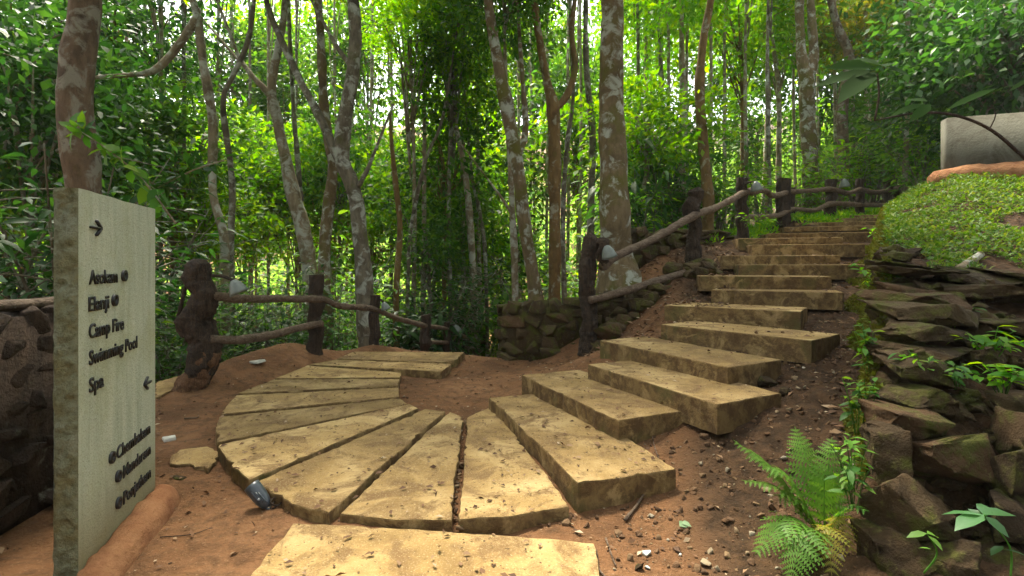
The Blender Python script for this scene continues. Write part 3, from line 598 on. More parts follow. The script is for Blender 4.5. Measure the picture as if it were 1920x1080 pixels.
for k in range(44):
    t_ = rr.random(); a_ = P(1120,596,7.4)*(1-t_)+P(1335,512,8.7)*t_; v, f = hull_rock((rr.uniform(.18,.42), rr.uniform(.2,.34), rr.uniform(.12,.24)), k+700, 16, .05, .6); q_ = a_+np.array((rr.uniform(-.12,.12), rr.uniform(-.12,.22), 0)); z_ = float(gz(q_[0], q_[1])); m.add(v@rotm(rr.uniform(-.3,.3), rr.uniform(-.4,.1), rr.uniform(-.3,.6)).T+np.array((q_[0], q_[1], z_+rr.uniform(-.02,.16))), [f])
o = m.build('stone_wall', M['rock'], None, False); tag(o, 'tumbled mossy rubble wall under the lower rail beside the stairs', 'wall')
# dark wall at the left edge behind the sign
dw = empty('stone_wall', (-2.95, 2.9, 0), 'dark rough stone wall with a timber coping behind the sign', 'wall'); off = np.array(dw.location)
m = MB(); pth = [(-2.75,.6),(-2.9,2.2),(-2.98,3.2),(-3.06,4.0)]
bf = lambda t, p: -.15; tf = lambda t, p: 1.24
stone_courses(m, pth, bf, tf, 9, .12, .36, .36, 15); fill_core(m, pth, bf, lambda t, p: 1.2, .24); m.build('stonework', M['bark_dark'], dw, False, off)
m = MB(); v, f = tube([(-2.72,.5,1.26),(-2.9,2.2,1.265),(-2.98,3.2,1.26),(-3.07,4.1,1.265)], [.075,.08,.075,.075], 10, .12, .15, 5); v = np.array(v); v[:,2] = 1.26+(v[:,2]-1.26)*.45; v[:,0] = -2.95+(v[:,0]+2.95)*1.0; m.add(v, f); m.build('coping', M['rail'], dw, True, off)
# right bank: big facing boulders, flat layered slabs, corner stack
m = MB(); rr = random.Random(21)
def roughen(v, f, cuts, amp, freq, seed):
    bm = bmesh.new(); vs_ = [bm.verts.new(p) for p in v]
    for t in f:
        try: bm.faces.new([vs_[i] for i in t])
        except ValueError: pass
    bmesh.ops.subdivide_edges(bm, edges=[e for e in bm.edges if e.calc_length() > .05], cuts=cuts, use_grid_fill=True); bmesh.ops.triangulate(bm, faces=bm.faces[:])
    bm.normal_update(); bm.verts.index_update(); p = np.array([x.co[:] for x in bm.verts]); n = np.array([x.normal[:] for x in bm.verts]); ff = np.array([[y.index for y in x.verts] for x in bm.faces]); bm.free()
    q_ = p*np.array((1,1,2.2)); d = amp*(fbm(q_*freq+seed, 3)-.8*np.abs(fbm(q_*freq*.8+seed*3+5, 2))); return p+n*d[:,None], ff
def put(cx, cy, cz, size, rot, seed, sq=.6, pts=14, bev=.012):
    v, f = hull_rock(size, seed, pts, bev, sq); v, f = roughen(v, f, 4, .013, 15, seed); v = v@rotm(*rot).T; m.add(v+np.array((cx, cy, cz)), [f])
def putp(px, py, d, wpx, hpx, dep, tilt, seed, sq=.5):
    c = P(px, py, d); put(c[0], c[1]+dep*.25, c[2], (wpx/F*d, dep, hpx/F*d), (rr.uniform(-.12,.12), tilt, rr.uniform(-.15,.3)), seed, sq)
rows = [(1060,2.34,110,95,.3),(965,2.42,105,100,.32),(870,2.56,100,95,.34),(800,2.68,110,70,.36),(745,2.82,120,52,.4),(700,2.96,130,46,.42),(660,3.08,125,40,.42),(625,3.22,150,36,.46),(594,3.36,140,32,.48),(565,3.5,160,30,.5),(540,3.68,150,26,.52),(517,3.9,140,22,.52),(500,4.12,120,18,.5)]
BL = []
for ri, (py, d, w_, h_, dep) in enumerate(rows):
    px = 1652+.012*(1080-py)*3
    while px < 2010:
        ww_ = w_*rr.uniform(.65, 1.5); 
        if rr.random() < .92 or px < 1700: BL.append((px+ww_/2, py+rr.uniform(-8, 8)+(px-1660)*.10, d-(px-1660)*.0002, ww_, h_*rr.uniform(.85, 1.35), dep, rr.uniform(.02,.16) if ri > 2 else rr.uniform(-.12,.22), ri*40+len(BL)))
        px += ww_*.96
for a in BL:
    px, py, d, w_, h_, dep, tl, sd = a; putp(px, py, d, w_*1.15, h_*1.12, dep, tl, sd+100)
for k in range(150):      # corner stack: flat stones with their ends flush along the stair side of the bank
    y = 2.45+6.9*(k/150)**1.1+rr.uniform(-.04,.04); z0 = hz(.725*y-.45, y)-.05; z1 = float(np.interp(y, BANKY, BANKZ))+.05
    for z in np.arange(z0, z1, .13):
        if rr.random() < .38: continue
        l_ = rr.uniform(.18,.34); put(.728*y+l_*.35+rr.uniform(-.025,.025), y, z+rr.uniform(0,.08), (l_, rr.uniform(.2,.36), rr.uniform(.08,.16)), (rr.uniform(-.08,.08), rr.uniform(-.06,.06), .1+rr.uniform(-.2,.2)), k*7+int(z*100)+300, .7, 14) if y < 5 else None
for k in range(170):      # small stones wedged between the big ones
    px_ = rr.uniform(1665, 1990); py_ = rr.uniform(530, 1075); d_ = float(np.interp(py_, [530, 600, 700, 830, 980, 1080], [3.75, 3.35, 2.98, 2.62, 2.46, 2.34]))+.12; c_ = P(px_, py_, d_); q_ = rr.uniform(.05, .15); put(c_[0], c_[1], c_[2], (q_*1.5, q_, q_*.7), (rr.uniform(-.4,.4), rr.uniform(-.4,.4), rr.uniform(0,3)), k+2000, .5, 12)
o = m.build('retaining_wall', M['rock'], None, False); tag(o, 'mossy retaining wall of big boulders and flat stones right of the stairs', 'wall')

# painted wall on its earth plinth
ww = empty('painted_wall', (6.8, 8.0, 2.9), 'off white plastered wall on an orange earth plinth at the top of the green bank', 'wall'); 
def box(m, L, y0, y1, z0, z1, x0=0., nz=1, bev=0):
    v = [(x0,y0,z0),(L,y0,z0),(L,y1,z0),(x0,y1,z0),(x0,y0,z1),(L,y0,z1),(L,y1,z1),(x0,y1,z1)]; m.add(v, [[(0,1,5,4),(1,2,6,5),(2,3,7,6),(3,0,4,7),(4,5,6,7),(3,2,1,0)]])
ww.rotation_euler.z = math.atan2(-.31, .9)
m = MB(); box(m, 5, 0, .22, -.3, .90); m.build('wall_face', M['white'], ww)
m = MB(); v, f = tube([(-.22,-.02,-.12),(0,-.04,-.08),(1,-.06,-.05),(2.5,-.06,-.04),(5,-.06,0)], [.1,.2,.22,.22,.22], 14, .1, .2, 4); v = np.array(v); v[:,1] *= 1.4; m.add(v, f); m.build('earth_plinth', M['plinth'], ww, True)

# ------------------------------------------------------------------ trees
def crown_mesh(name, seed, n_clump, per, rx, rz, leaf, mat, lsd=.28, hang=.3, kind=4, wr=.45, csize=.7):
    r = np.random.default_rng(seed); c = norm(r.normal(size=(n_clump, 3)))*(r.random(n_clump)**.45)[:,None]*np.array((rx, rx, rz)); c[:,2] += rz*.15*r.random(n_clump)
    s = csize*(.55+.8*r.random(n_clump)); per_i = r.integers(int(per*.5), int(per*1.5)+1, n_clump)
    idx = np.repeat(np.arange(n_clump), per_i); off = r.normal(size=(len(idx), 3))*s[idx][:,None]*np.array((.6,.6,.42)); pos = c[idx]+off
    out_ = norm(pos+np.array((0,0,.2))); d = norm(out_*.6+r.normal(size=pos.shape)*.7+np.array((0,0,-hang))); n = norm(np.array((0,0,1.))+r.normal(size=pos.shape)*.55)
    L = leaf*(.6+.8*r.random(len(pos)))
    v, f = (leaves4 if kind == 4 else leaves8)(pos, d, n, L, wr); me = mesh_np(name, v, f, mat); C.objects.unlink(me); dat = me.data; bpy.data.objects.remove(me); return dat, c
CROWNS = {
 'mid': [crown_mesh('crown', 100+i, 60, 66, 2.3, 2.4, .23, M['leaf_mid']) for i in range(3)],
 'bright': [crown_mesh('crown', 120+i, 56, 60, 2.4, 2.4, .24, M['leaf_bright']) for i in range(3)],
 'dark': [crown_mesh('crown', 140+i, 60, 58, 2.2, 2.1, .21, M['leaf_dark']) for i in range(2)],
 'olive': [crown_mesh('crown', 150+i, 46, 60, 2.3, 2.0, .24, M['leaf_olive']) for i in range(2)],
 'high': [crown_mesh('crown', 160+i, 34, 55, 2.6, 1.6, .2, M['leaf_mid']) for i in range(2)],
}
TREES = []   # (object, px, d, short name)
def tree(px_pts, d, r_px, bark, label, cat='tree', branches=(), crown=None, crown_at=None, crown_scale=1., extend=2.5, group=None, short=None, amp=.16, sides=14):
    pts = [P(x, y, d) for x, y in px_pts]; b = pts[0].copy(); zg = float(gz(b[0], b[1])); 
    if zg < b[2]-.02: pts = [np.array((b[0], b[1], zg-.2))]+pts; r_px = [r_px[0]*1.12]+list(r_px)
    wob = random.Random(str(px_pts)); pts = [p+np.array((0, wob.uniform(-.12,.12), 0)) for p in pts]
    t = pts[-1]-pts[-2]; t = t/np.linalg.norm(t); top = pts[-1]+norm(t*.6+np.array((0,0,.8)))*extend; pts.append(top)
    rad = [max(x*.92/F*d, .012) for x in r_px]; rad = list(np.interp(np.linspace(0, 1, len(pts)-1), np.linspace(0, 1, len(rad)), rad))+[rad[-1]*.55]
    rad[0] *= 1.5
    o = empty('forest_tree', (pts[0][0], pts[0][1], zg), label, cat, group); m = MB(); v, f = tube(pts, rad, sides, .16, amp, 2.2, True, px_pts[0][0]*.1); m.add(v, f)
    for bp, br in branches:
        q = [P(x, y, d+dz) for x, y, dz in bp]; q.append(q[-1]+norm(q[-1]-q[-2])*1.2); rb = list(np.interp(np.linspace(0,1,len(q)), [0,1], [br/F*d, br/F*d*.4])); v, f = tube(q, rb, 8, .14, .15, 3, True, br); m.add(v, f)
    cs = crown_scale
    if crown:
        cs *= .9; me, cl = CROWNS[crown][wob.randrange(len(CROWNS[crown]))]; cc = top if crown_at is None else P(*crown_at)
        rz = wob.uniform(0, 6.28); Rz = rotm(0, 0, rz)
        for k in range(0, len(cl), 5):
            e = cc+(Rz@cl[k])*cs; v, f = tube([top-t*.8*wob.random(), (top+e)/2+np.array((0,0,-.1)), e], [rad[-1]*.8, rad[-1]*.4, .008], 6, .4, .1, 3); m.add(v, f)
    m.build('trunk', bark, o, True, np.array(o.location))
    if crown:
        c = link('crown', me, o); c.location = cc-np.array(o.location); c.rotation_euler.z = rz; c.scale = (cs, cs, cs)
    TREES.append((o, px_pts[0][0], d, short or label)); return o
B_ = M
tree([(166,640),(163,500),(160,360),(154,180),(165,40),(168,-120)], 6.6, [33,30,30,31,26,24], B_['bark_red'], 'thick reddish brown trunk rising right behind the sign', crown='high', crown_scale=1.1, short='the reddish trunk', extend=3)
tree([(430,620),(427,520),(424,440),(402,360),(396,230),(386,120),(366,20),(345,-60)], 10, [9,9,9,8,9,8,7,6], B_['bark_pale'], 'thin pale crooked trunk with a bare limb reaching left behind the sign', branches=[([(372,30,0),(335,85,-.2),(300,125,-.3),(270,138,-.4),(222,142,-.4)], 8)], crown='mid', short='the crooked pale trunk')
tree([(436,600),(434,480),(430,340),(424,200),(436,150),(462,90),(480,20)], 10.4, [7,7,6,6,5,5,4], B_['bark_grey'], 'slender grey stem bending right near its top, beside the crooked pale trunk', crown='bright', short='the bending grey stem')
tree([(585,650),(577,480),(546,350),(520,230),(508,165),(522,80),(530,0)], 11, [17,15,13,10,9,7,6], B_['bark_pale'], 'leaning tan trunk forking high left of the first fence span', branches=[([(510,180,0),(480,150,0),(450,110,.2),(430,60,.2)], 6), ([(512,190,0),(470,140,.3),(410,70,.6)], 4)], crown='bright', short='the leaning tan trunk')
tree([(692,680),(682,560),(672,430),(658,345),(640,300),(648,220),(664,140),(668,60),(660,-70)], 9.9, [19,18,16,15,15,15,13,12,10], B_['bark_grey'], 'stout grey trunk with a big side limb forking left behind the third post', branches=[([(640,310,0),(602,225,.1),(560,145,.2),(512,40,.3),(490,-30,.3)], 9), ([(662,130,0),(630,85,.2),(600,30,.3)], 5), ([(672,350,0),(688,320,.1),(700,290,.2)], 5)], crown='mid', short='the forked grey trunk')
tree([(612,640),(608,500),(612,400),(622,310),(606,210),(597,60),(592,-60)], 10.8, [13,12,12,11,10,8,7], B_['bark_lich'], 'straight mossy trunk speckled with lichen directly behind the second post', branches=[([(620,320,0),(648,290,.4),(655,240,.5)], 5)], crown='mid', short='the speckled trunk')
tree([(570,560),(566,420),(560,300),(548,200),(545,60),(540,-40)], 14, [5,5,5,4,4,3], B_['bark_grey'], 'thin grey stem behind the leaning tan trunk', crown='bright', crown_scale=.9, short='the thin grey stem')
tree([(744,660),(745,540),(748,430),(742,350),(735,260)], 12, [7,6.5,6,5.5,4], B_['bark_orange'], 'slim tan sapling with big drooping dark leaves in mid wood', short='the drooping sapling', extend=.6)
tree([(762,640),(765,560),(770,430),(800,300),(830,220)], 13, [4,4,4,3.5,3], B_['bark_grey'], 'very thin stem slanting right, beside the drooping sapling', crown='bright', crown_scale=.8, short='the slanting stem')
tree([(889,660),(888,540),(880,400),(868,300),(850,220),(835,120)], 14, [8,7.5,7,6,5,4], B_['bark_pale'], 'slender tan trunk left of the mossy wall end, behind the far fence posts', crown='bright', short='the slender tan trunk')
tree([(914,660),(910,480),(900,400),(885,330)], 14.5, [4,4,3.5,3], B_['bark_grey'], 'twig thin stem just right of the slender tan trunk', crown='bright', crown_scale=.7, short='the twig thin stem')
tree([(1012,620),(1001,530),(985,430),(968,300),(946,180),(925,70),(912,-40)], 10.6, [17,15,14,13,13,11,9], B_['bark_lich'], 'leaning trunk blotched with white lichen behind the mossy wall end', branches=[([(968,300,0),(985,250,.3),(982,180,.5),(975,80,.6)], 7)], crown='mid', short='the blotched leaning trunk')
tree([(966,640),(965,500),(960,380),(955,270),(950,200)], 11.4, [7,7,6.5,6,5], B_['bark_pale'], 'pale thin trunk just left of the blotched leaning trunk', branches=[([(958,400,0),(940,370,-.2),(925,350,-.3)], 3)], crown='mid', crown_scale=.7, short='the pale thin trunk')
tree([(1041,640),(1040,540),(1040,400),(1038,220),(1026,150),(1008,50),(1000,-40)], 11.3, [13,12,12,13,9,8,7], B_['bark_orange'], 'orange brown trunk splitting in two behind the low stone wall', branches=[([(1040,205,0),(1062,180,.1),(1078,130,.2),(1072,60,.3),(1080,-20,.3)], 8)], crown='mid', short='the orange brown trunk')
tree([(1058,600),(1056,420),(1062,280),(1075,180),(1070,60)], 12.4, [5.5,5,5,4,3], B_['bark_grey'], 'thin grey stem right behind the orange brown trunk', crown='bright', crown_scale=.8, short='the stem behind the orange trunk')
tree([(1166,580),(1158,480),(1152,400),(1148,200),(1147,40),(1147,-140)], 8.9, [40,33,30,26,23,22], B_['bark_lich'], 'thickest trunk, straight and lichen spotted, beside the foot of the rising rail', crown='high', crown_scale=1.15, short='the thickest trunk', sides=24, amp=.09, extend=3)
tree([(1106,560),(1108,400),(1112,260),(1100,120),(1098,-30)], 13, [7,7,7,6,5], B_['bark_grey'], 'grey trunk half hidden left of the thickest trunk', crown='mid', short='the half hidden trunk')
tree([(1330,430),(1326,380),(1319,300),(1311,180),(1318,80),(1332,-20)], 12.2, [12,11,10,9,8.5,7], B_['bark_orange'], 'slim brown trunk rising behind the tall charred post', crown='high', crown_scale=.7, short='the slim brown trunk')
tree([(1284,430),(1280,330),(1283,230),(1278,120)], 15, [8,8,7,6], B_['bark_pale'], 'whitish trunk left of the slim brown trunk', crown='bright', short='the whitish trunk')
tree([(1524,392),(1520,300),(1518,220),(1513,150),(1504,90),(1500,-30)], 16, [17,15,14,14,9,8], B_['bark_lich'], 'dark double trunk with white lichen spots behind the far fence', branches=[([(1514,160,0),(1526,100,.1),(1522,40,.1),(1518,-30,.1)], 11)], crown='olive', short='the double trunk')
tree([(1579,400),(1580,280),(1582,200),(1592,110),(1575,50),(1560,-20)], 17, [10,10,11,9,8,7], B_['bark_red'], 'reddish crooked trunk right of the dark double trunk', crown='olive', short='the reddish crooked trunk')
for (x0, x1, d, r, k, lab) in [(1690,1694,22,7,'bark_pale','white trunk beyond the far right end of the fence'), (1716,1713,24,8,'bark_orange','tan trunk just left of the painted wall'), (1655,1650,24,5,'bark_grey','thin grey trunk behind the last fence posts'),
                               (1435,1440,22,6,'bark_pale','pale trunk behind the lamp at the bend of the rail'), (1400,1385,26,6,'bark_grey','misty grey trunk behind the straight fence post'), (1462,1448,20,5,'bark_pale','pale stem slanting left of the double trunk'), (1240,1236,18,6,'bark_grey','grey trunk between the thickest trunk and the charred post'),
                               (1625,1622,26,5,'bark_pale','pale stem behind the far fence, right of the reddish crooked trunk'), (1205,1212,21,5,'bark_pale','pale stem close right of the thickest trunk')]:
    tree([(x0,440),(x0,300),((x0+x1)/2+4,180),(x1,60)], d, [r,r,r*.8,r*.7], B_[k], lab, crown=random.choice(['bright','mid','bright']), short=lab.split(',')[0], extend=1.5)

def shade_canopy():
    """unseen wood closing off the low sky, plus leaf clusters added for shade"""
    r = np.random.default_rng(31); cl = []
    for k in range(115):
        a = r.uniform(R(75), R(285)); d = r.uniform(6, 15); cl.append((math.sin(a)*d, math.cos(a)*d, r.uniform(.5, 11), r.uniform(1.2, 2.2)))
    for k in range(26): cl.append((r.uniform(3.4, 8), r.uniform(.2, 4.4), r.uniform(5.6, 8.5), r.uniform(.8, 1.3)))  # unseen leaves over the right bank, added to darken it
    for k in range(22): cl.append((r.uniform(-7.5, -3.8), r.uniform(.2, 4.6), r.uniform(5.4, 8.5), r.uniform(.8, 1.3)))
    for k in range(14): cl.append((r.uniform(.9, 2.5), r.uniform(6.0, 8.5), r.uniform(7.6, 9.2), r.uniform(.7, 1.1)))  # out of view, placed to shade the soil and fern at right
    for k in range(9): cl.append((r.uniform(-3.6, -.2), r.uniform(3.0, 4.9), r.uniform(5.8, 7.6), r.uniform(.5, .8)))  # out of view, placed to shade the foreground slab and kerb
    cl = np.array(cl); idx = np.repeat(np.arange(len(cl)), 230); u = norm(r.normal(size=(len(idx), 3)))*(r.random(len(idx))**.45)[:,None]; pos = cl[idx,:3]+u*cl[idx,3:4]*np.array((1,1,.75))
    v, f = leaves4(pos, norm(r.normal(size=pos.shape)), norm(r.normal(size=pos.shape)*.6+np.array((0,0,1))), .3*(.6+.8*r.random(len(pos))), .5); o = mesh_np('unseen_shade_wood', v, f, M['leaf_dark']); tag(o, 'dark leaves of the unseen wood around the viewpoint, with clusters added for shade', 'woodland', None, 'stuff')
shade_canopy()
# ---- shrubs and saplings with big leaves
def shrub_mesh(seed, h, spread, nst, leaf, per, mat, wr=.38, droop=.2, bare=.25):
    r = np.random.default_rng(seed); st = MB(); P_, D_, N_ = [], [], []
    for k in range(nst):
        a = r.random()*6.28; s = spread*(.3+.7*r.random()); hh = h*(.6+.5*r.random()); tip = np.array((math.cos(a)*s, math.sin(a)*s, hh)); b = np.array((r.normal()*.06, r.normal()*.06, -.1))
        mid = b*.5+tip*.5+np.array((-.12*math.cos(a)*s, -.12*math.sin(a)*s, .1*hh)); v, f = tube([b, mid, tip], [.014+.006*h, .010, .004], 6, .15, .1, 4); st.add(v, f)
        n = per; t = bare+(1-bare)*r.random(n); base = ((1-t)**2)[:,None]*b+(2*t*(1-t))[:,None]*mid+(t**2)[:,None]*tip
        ang = r.random(n)*6.28; d = np.stack([np.cos(ang), np.sin(ang), r.normal(size=n)*.3+.05], 1); off = d*(r.random(n)*spread*.45)[:,None]
        for i in range(0, n, 6):
            if np.linalg.norm(off[i]) > .1: v, f = tube([base[i], base[i]+off[i]], [.006, .003], 4, .5, 0); st.add(v, f)
        P_.append(base+off); D_.append(d); N_.append(norm(np.array((0,0,1.))+r.normal(size=(n,3))*.35))
    pos = np.concatenate(P_); v, f = leaves8(pos, np.concatenate(D_), np.concatenate(N_), leaf*(.6+.7*r.random(len(pos))), wr, droop)
    a = st.build('stem', M['bark_grey'], None, True); l = mesh_np('foliage', v, f, mat); C.objects.unlink(a); C.objects.unlink(l); A, L = a.data, l.data; bpy.data.objects.remove(a); bpy.data.objects.remove(l); return A, L
SH = {'dark': [shrub_mesh(200+i, 2.0, 1.0, 9, .2, 46, M['leaf_dark']) for i in range(3)], 'mid': [shrub_mesh(210+i, 1.8, 1.0, 9, .17, 50, M['leaf_mid']) for i in range(3)],
      'bright': [shrub_mesh(220+i, 1.6, .9, 8, .16, 46, M['leaf_bright']) for i in range(2)], 'droop': [shrub_mesh(230+i, 2.2, .9, 8, .34, 22, M['leaf_dark'], .3, .45, .4) for i in range(2)],
      'tallmid': [shrub_mesh(250+i, 3.5, 1.5, 15, .17, 80, M['leaf_mid'], .42, .2, .12) for i in range(2)], 'talldark': [shrub_mesh(260+i, 3.5, 1.5, 15, .19, 74, M['leaf_dark'], .4, .22, .12) for i in range(2)],
      'fine': [shrub_mesh(240+i, 2.2, 1.1, 12, .11, 120, M['leaf_dark']) for i in range(2)]}
def shrub(kind, x, y, s, label, group=None, z=None, name='shrub', rz=None):
    zz_ = float(gz(x, y)) if z is None else z; A, L = random.choice(SH[kind]); o = empty(name, (x, y, zz_), label, 'shrub' if name == 'shrub' else 'plant', group, random.random()*6.28 if rz is None else rz)
    a = link('stem', A, o); l = link('foliage', L, o); o.scale = (s, s, s*random.uniform(.85, 1.15)); return o

# ---- labels that find a plant by the named trunks around it
USED = set()
ANCH = [(o_, P_x, d_, s_) for o_, P_x, d_, s_ in TREES]+[(None, 195, 2.6, 'the sign'), (None, 590, 7.7, 'the second fence post'), (None, 800, 10, 'the stump like far post'), (None, 1302, 9, 'the charred post'), (None, 1392, 10.5, 'the straight fence post'), (None, 1470, 12, 'the broad flat topped post'), (None, 1850, 8, 'the painted wall')]
def where(px, d, noun):
    c = sorted(ANCH, key=lambda a: abs(a[1]-px)+abs(a[2]-d)*4)
    for a in c[:6]:
        dx = px-a[1]; side = ('left of' if dx < 0 else 'right of') if abs(dx) > 14 else ('behind' if d > a[2] else 'in front of')
        far = 'well ' if abs(dx) > 70 else ('close ' if 14 < abs(dx) <= 70 else 'right ')
        if side in ('behind', 'in front of'): far = ''
        for dep in (('', ) if abs(d-a[2]) < 3 else ((' and farther back', ) if d > a[2] else (' and nearer', ))):
            s = f'{noun} {far}{side} {a[3]}{dep}'
            if s not in USED and len(s.split()) <= 15: USED.add(s); return s
    for q_ in ('smaller ', 'second ', 'paler ', 'third '):
        s = q_+f'{noun} near {c[0][3]} and {c[1][3]}'
        if s not in USED: USED.add(s); return s
    return s
# hand placed shrubs (px, depth, kind, scale, foot height offset)
for px, d, k, s in [(330,8.2,'mid',1.0),(250,8.5,'dark',1.25),(420,8.6,'mid',.95),(505,9.0,'dark',.9),(470,10.5,'mid',1.3),(560,10.8,'dark',1.15),(395,11.5,'mid',1.5),(300,10.5,'fine',1.6),(200,9.5,'dark',1.9),(120,8.2,'fine',1.7),
                    (40,7.5,'dark',1.9),(-60,8,'fine',2.2),(60,10.5,'fine',2.3),(160,12,'fine',2.4),(630,10.6,'mid',.9),(655,12,'mid',1.4),(720,11.5,'dark',1.1),(770,12.5,'droop',1.3),(830,12.6,'fine',1.4),(868,13.6,'mid',1.5),
                    (800,15,'mid',2.0),(905,15,'mid',1.2),(935,18.5,'bright',1.1),(950,21,'mid',1.8),(1000,14,'mid',1.5),(1070,13.5,'mid',1.2),(1105,14.5,'bright',1.1),
                    (1195,12.5,'droop',1.2),(1225,12.4,'bright',1.15),(1255,14,'droop',1.5),(1200,14.5,'mid',1.9),(1290,13.5,'mid',1.4),(1350,13,'bright',1.1),(1362,16,'mid',1.5),(1430,13.8,'bright',1.15),(1500,15.4,'bright',1.1),
                    (1555,15.2,'bright',1.3),(1600,16,'bright',1.35),(1640,16,'mid',1.2),(1590,19,'mid',1.6),(1670,18,'bright',1.6),(1720,15,'bright',1.4),(1745,13,'mid',1.2),(1780,17,'mid',1.8),
                    (510,13.5,'bright',1.7),(600,14.5,'bright',1.8),(690,16,'bright',2.0),(560,17,'bright',2.2),(760,17.5,'mid',2.2),(420,15,'bright',2.0),(340,14,'mid',2.2),(870,19,'bright',2.2),(1010,18,'mid',2.2),(1090,19,'bright',2.0)]:
    k0 = k
    if px < 700 and d < 13: k0 = {'mid':'tallmid','dark':'talldark'}.get(k, k); s = s*.8 if k0 != k else s*1.3
    x = (px-960)/F*d; noun = {'mid':'leafy green bush','dark':'dark broad leaved bush','bright':'bright green bush','droop':'bush with long drooping leaves','fine':'dense fine leaved bush'}[k]
    shrub(k0, x, d, s, where(px, d, noun), 'understorey bushes along the forest edge')
# sapling heads with big drooping leaves, low dark crowns and hanging boughs (leaf masses belong to trees of their own)
def small_tree(px, d, kind, ytop, scale, noun, bark='bark_grey', z=None):
    x = (px-960)/F*d; zg = float(gz(x, d)); c = P(px, ytop, d); o = empty('forest_tree', (x, d, zg), where(px, d, noun), 'tree', 'understorey trees between the larger trunks')
    me, cl = CROWNS[kind][random.randrange(len(CROWNS[kind]))]; m = MB(); r = .045+.012*scale*2
    v, f = tube([(0,0,-.2), (random.uniform(-.15,.15),0,(c[2]-zg)*.5), (0,0,c[2]-zg)], [r*1.3, r, r*.6], 8, .3, .15, 3); m.add(v, f)
    for k in range(0, len(cl), 4):
        e = np.array((0,0,c[2]-zg))+cl[k]*scale; v, f = tube([np.array((0,0,(c[2]-zg)*random.uniform(.6,1))), e*.6+np.array((0,0,(c[2]-zg)*.4)), e], [r*.5, r*.3, .006], 5, .5, 0); m.add(v, f)
    m.build('trunk', M[bark], o, True); cr = link('crown', me, o); cr.location = (0,0,c[2]-zg); cr.rotation_euler.z = random.random()*6.28; cr.scale = (scale, scale, scale*random.uniform(.85,1.1)); return o
for a in [(470,20,'mid',380,1.0),(560,22,'bright',400,1.1),(640,19,'mid',330,.9),(690,23,'mid',110,1.2),(400,21,'mid',300,1.0),(540,26,'mid',200,1.4),(330,18,'mid',420,.9),(1080,24,'mid',230,1.2),(1420,27,'mid',260,1.2),(1540,30,'mid',150,1.5),(1000,27,'mid',120,1.3),(440,28,'mid',130,1.4),(1640,26,'bright',330,1.1),(590,33,'mid',300,2.0),(470,35,'mid',380,2.0),(60,9.5,'dark',250,.85),(20,12,'dark',120,1.2),(110,12.5,'mid',330,1.1),(330,14,'mid',280,.95),(215,15,'dark',40,1.3),(-60,10,'dark',80,1.3),
          (770,13.5,'bright',70,.5),(850,14,'mid',90,.55),(840,15,'mid',300,.95),(800,14,'mid',450,.6),(1215,13.5,'bright',240,.8),(1390,20,'bright',60,1.1),(1225,17,'mid',330,.9),
          (1700,19,'olive',60,.9),(1600,20,'olive',60,1.0),(1460,24,'mid',60,1.2),(820,17,'bright',400,1.0),(900,17.5,'mid',480,.9),(700,18,'bright',470,1.0),(950,20,'bright',520,1.0),(380,15,'bright',400,.9),(860,19,'bright',300,1.1),(1840,11.5,'dark',140,.85),(1900,10.5,'dark',60,.95),(1960,12,'dark',170,1.1),(1830,15,'mid',60,1.2),(1730,16,'mid',210,1.0),(1760,19,'bright',300,1.0),
          (460,19,'bright',330,1.1),(620,20,'bright',350,1.2),(900,24,'mid',330,1.6),(1090,23,'bright',320,1.4),(930,30,'bright',120,1.8),(1660,28,'mid',160,1.5),
          (300,25,'mid',260,1.7),(480,30,'bright',100,1.5),(650,32,'bright',60,1.6),(780,34,'bright',330,2.0),(1150,30,'mid',150,1.7),(1240,34,'bright',60,1.8),(1380,34,'mid',130,1.6),(1500,36,'bright',40,1.7),(1620,34,'bright',250,1.7),(160,25,'mid',120,1.8),(50,22,'mid',330,1.8)]:
    small_tree(*a, {'dark':'dark leaved forest tree','mid':'green forest tree','bright':'sunlit light green forest tree','olive':'olive leaved forest tree'}[a[2]], z=None, bark=random.choice(['bark_grey','bark_pale','bark_orange']))

rs = random.Random(12)
for px in list(range(235, 1130, 33))+list(range(1200, 1760, 42)):
    d_ = rs.uniform(14, 27); small_tree(px+rs.uniform(-12, 12), d_, 'high', rs.uniform(-260, -120), rs.uniform(.45, .7), rs.choice(['slim straight tree','slim pale tree','thin forest tree']), bark=rs.choice(['bark_pale','bark_pale','bark_grey']))
# ---- the far wood on the valley sides, one mass
def far_wood():
    r = np.random.default_rng(77); n = 430; ang = r.uniform(-.95, .95, n); dist = 34+96*r.random(n)**1.2; x = np.sin(ang)*dist; y = np.cos(ang)*dist; zg = hgt(x, y)
    hh = r.uniform(4, 9.5, n); rad = r.uniform(2.2, 4.2, n); per = 420; idx = np.repeat(np.arange(n), per); u = norm(r.normal(size=(len(idx), 3)))*(r.random(len(idx))**.4)[:,None]
    pos = np.stack([x[idx]+u[:,0]*rad[idx], y[idx]+u[:,1]*rad[idx], zg[idx]+hh[idx]*.58+u[:,2]*hh[idx]*.45], 1)+.5*np.stack([vnoise(np.stack([u[:,0]*3+idx, u[:,1]*3, u[:,2]*3+k], 1)) for k in (0, 7, 13)], 1)
    v, f = leaves4(pos, norm(r.normal(size=pos.shape)+np.array((0,0,-.3))), norm(r.normal(size=pos.shape)*.7+np.array((0,0,1))), .5*(.6+.8*r.random(len(pos))), .55)
    o = mesh_np('distant_wood', v, f, M['leaf_far']); tag(o, 'mass of light green trees on the far valley side', 'woodland', None, 'stuff')
far_wood()

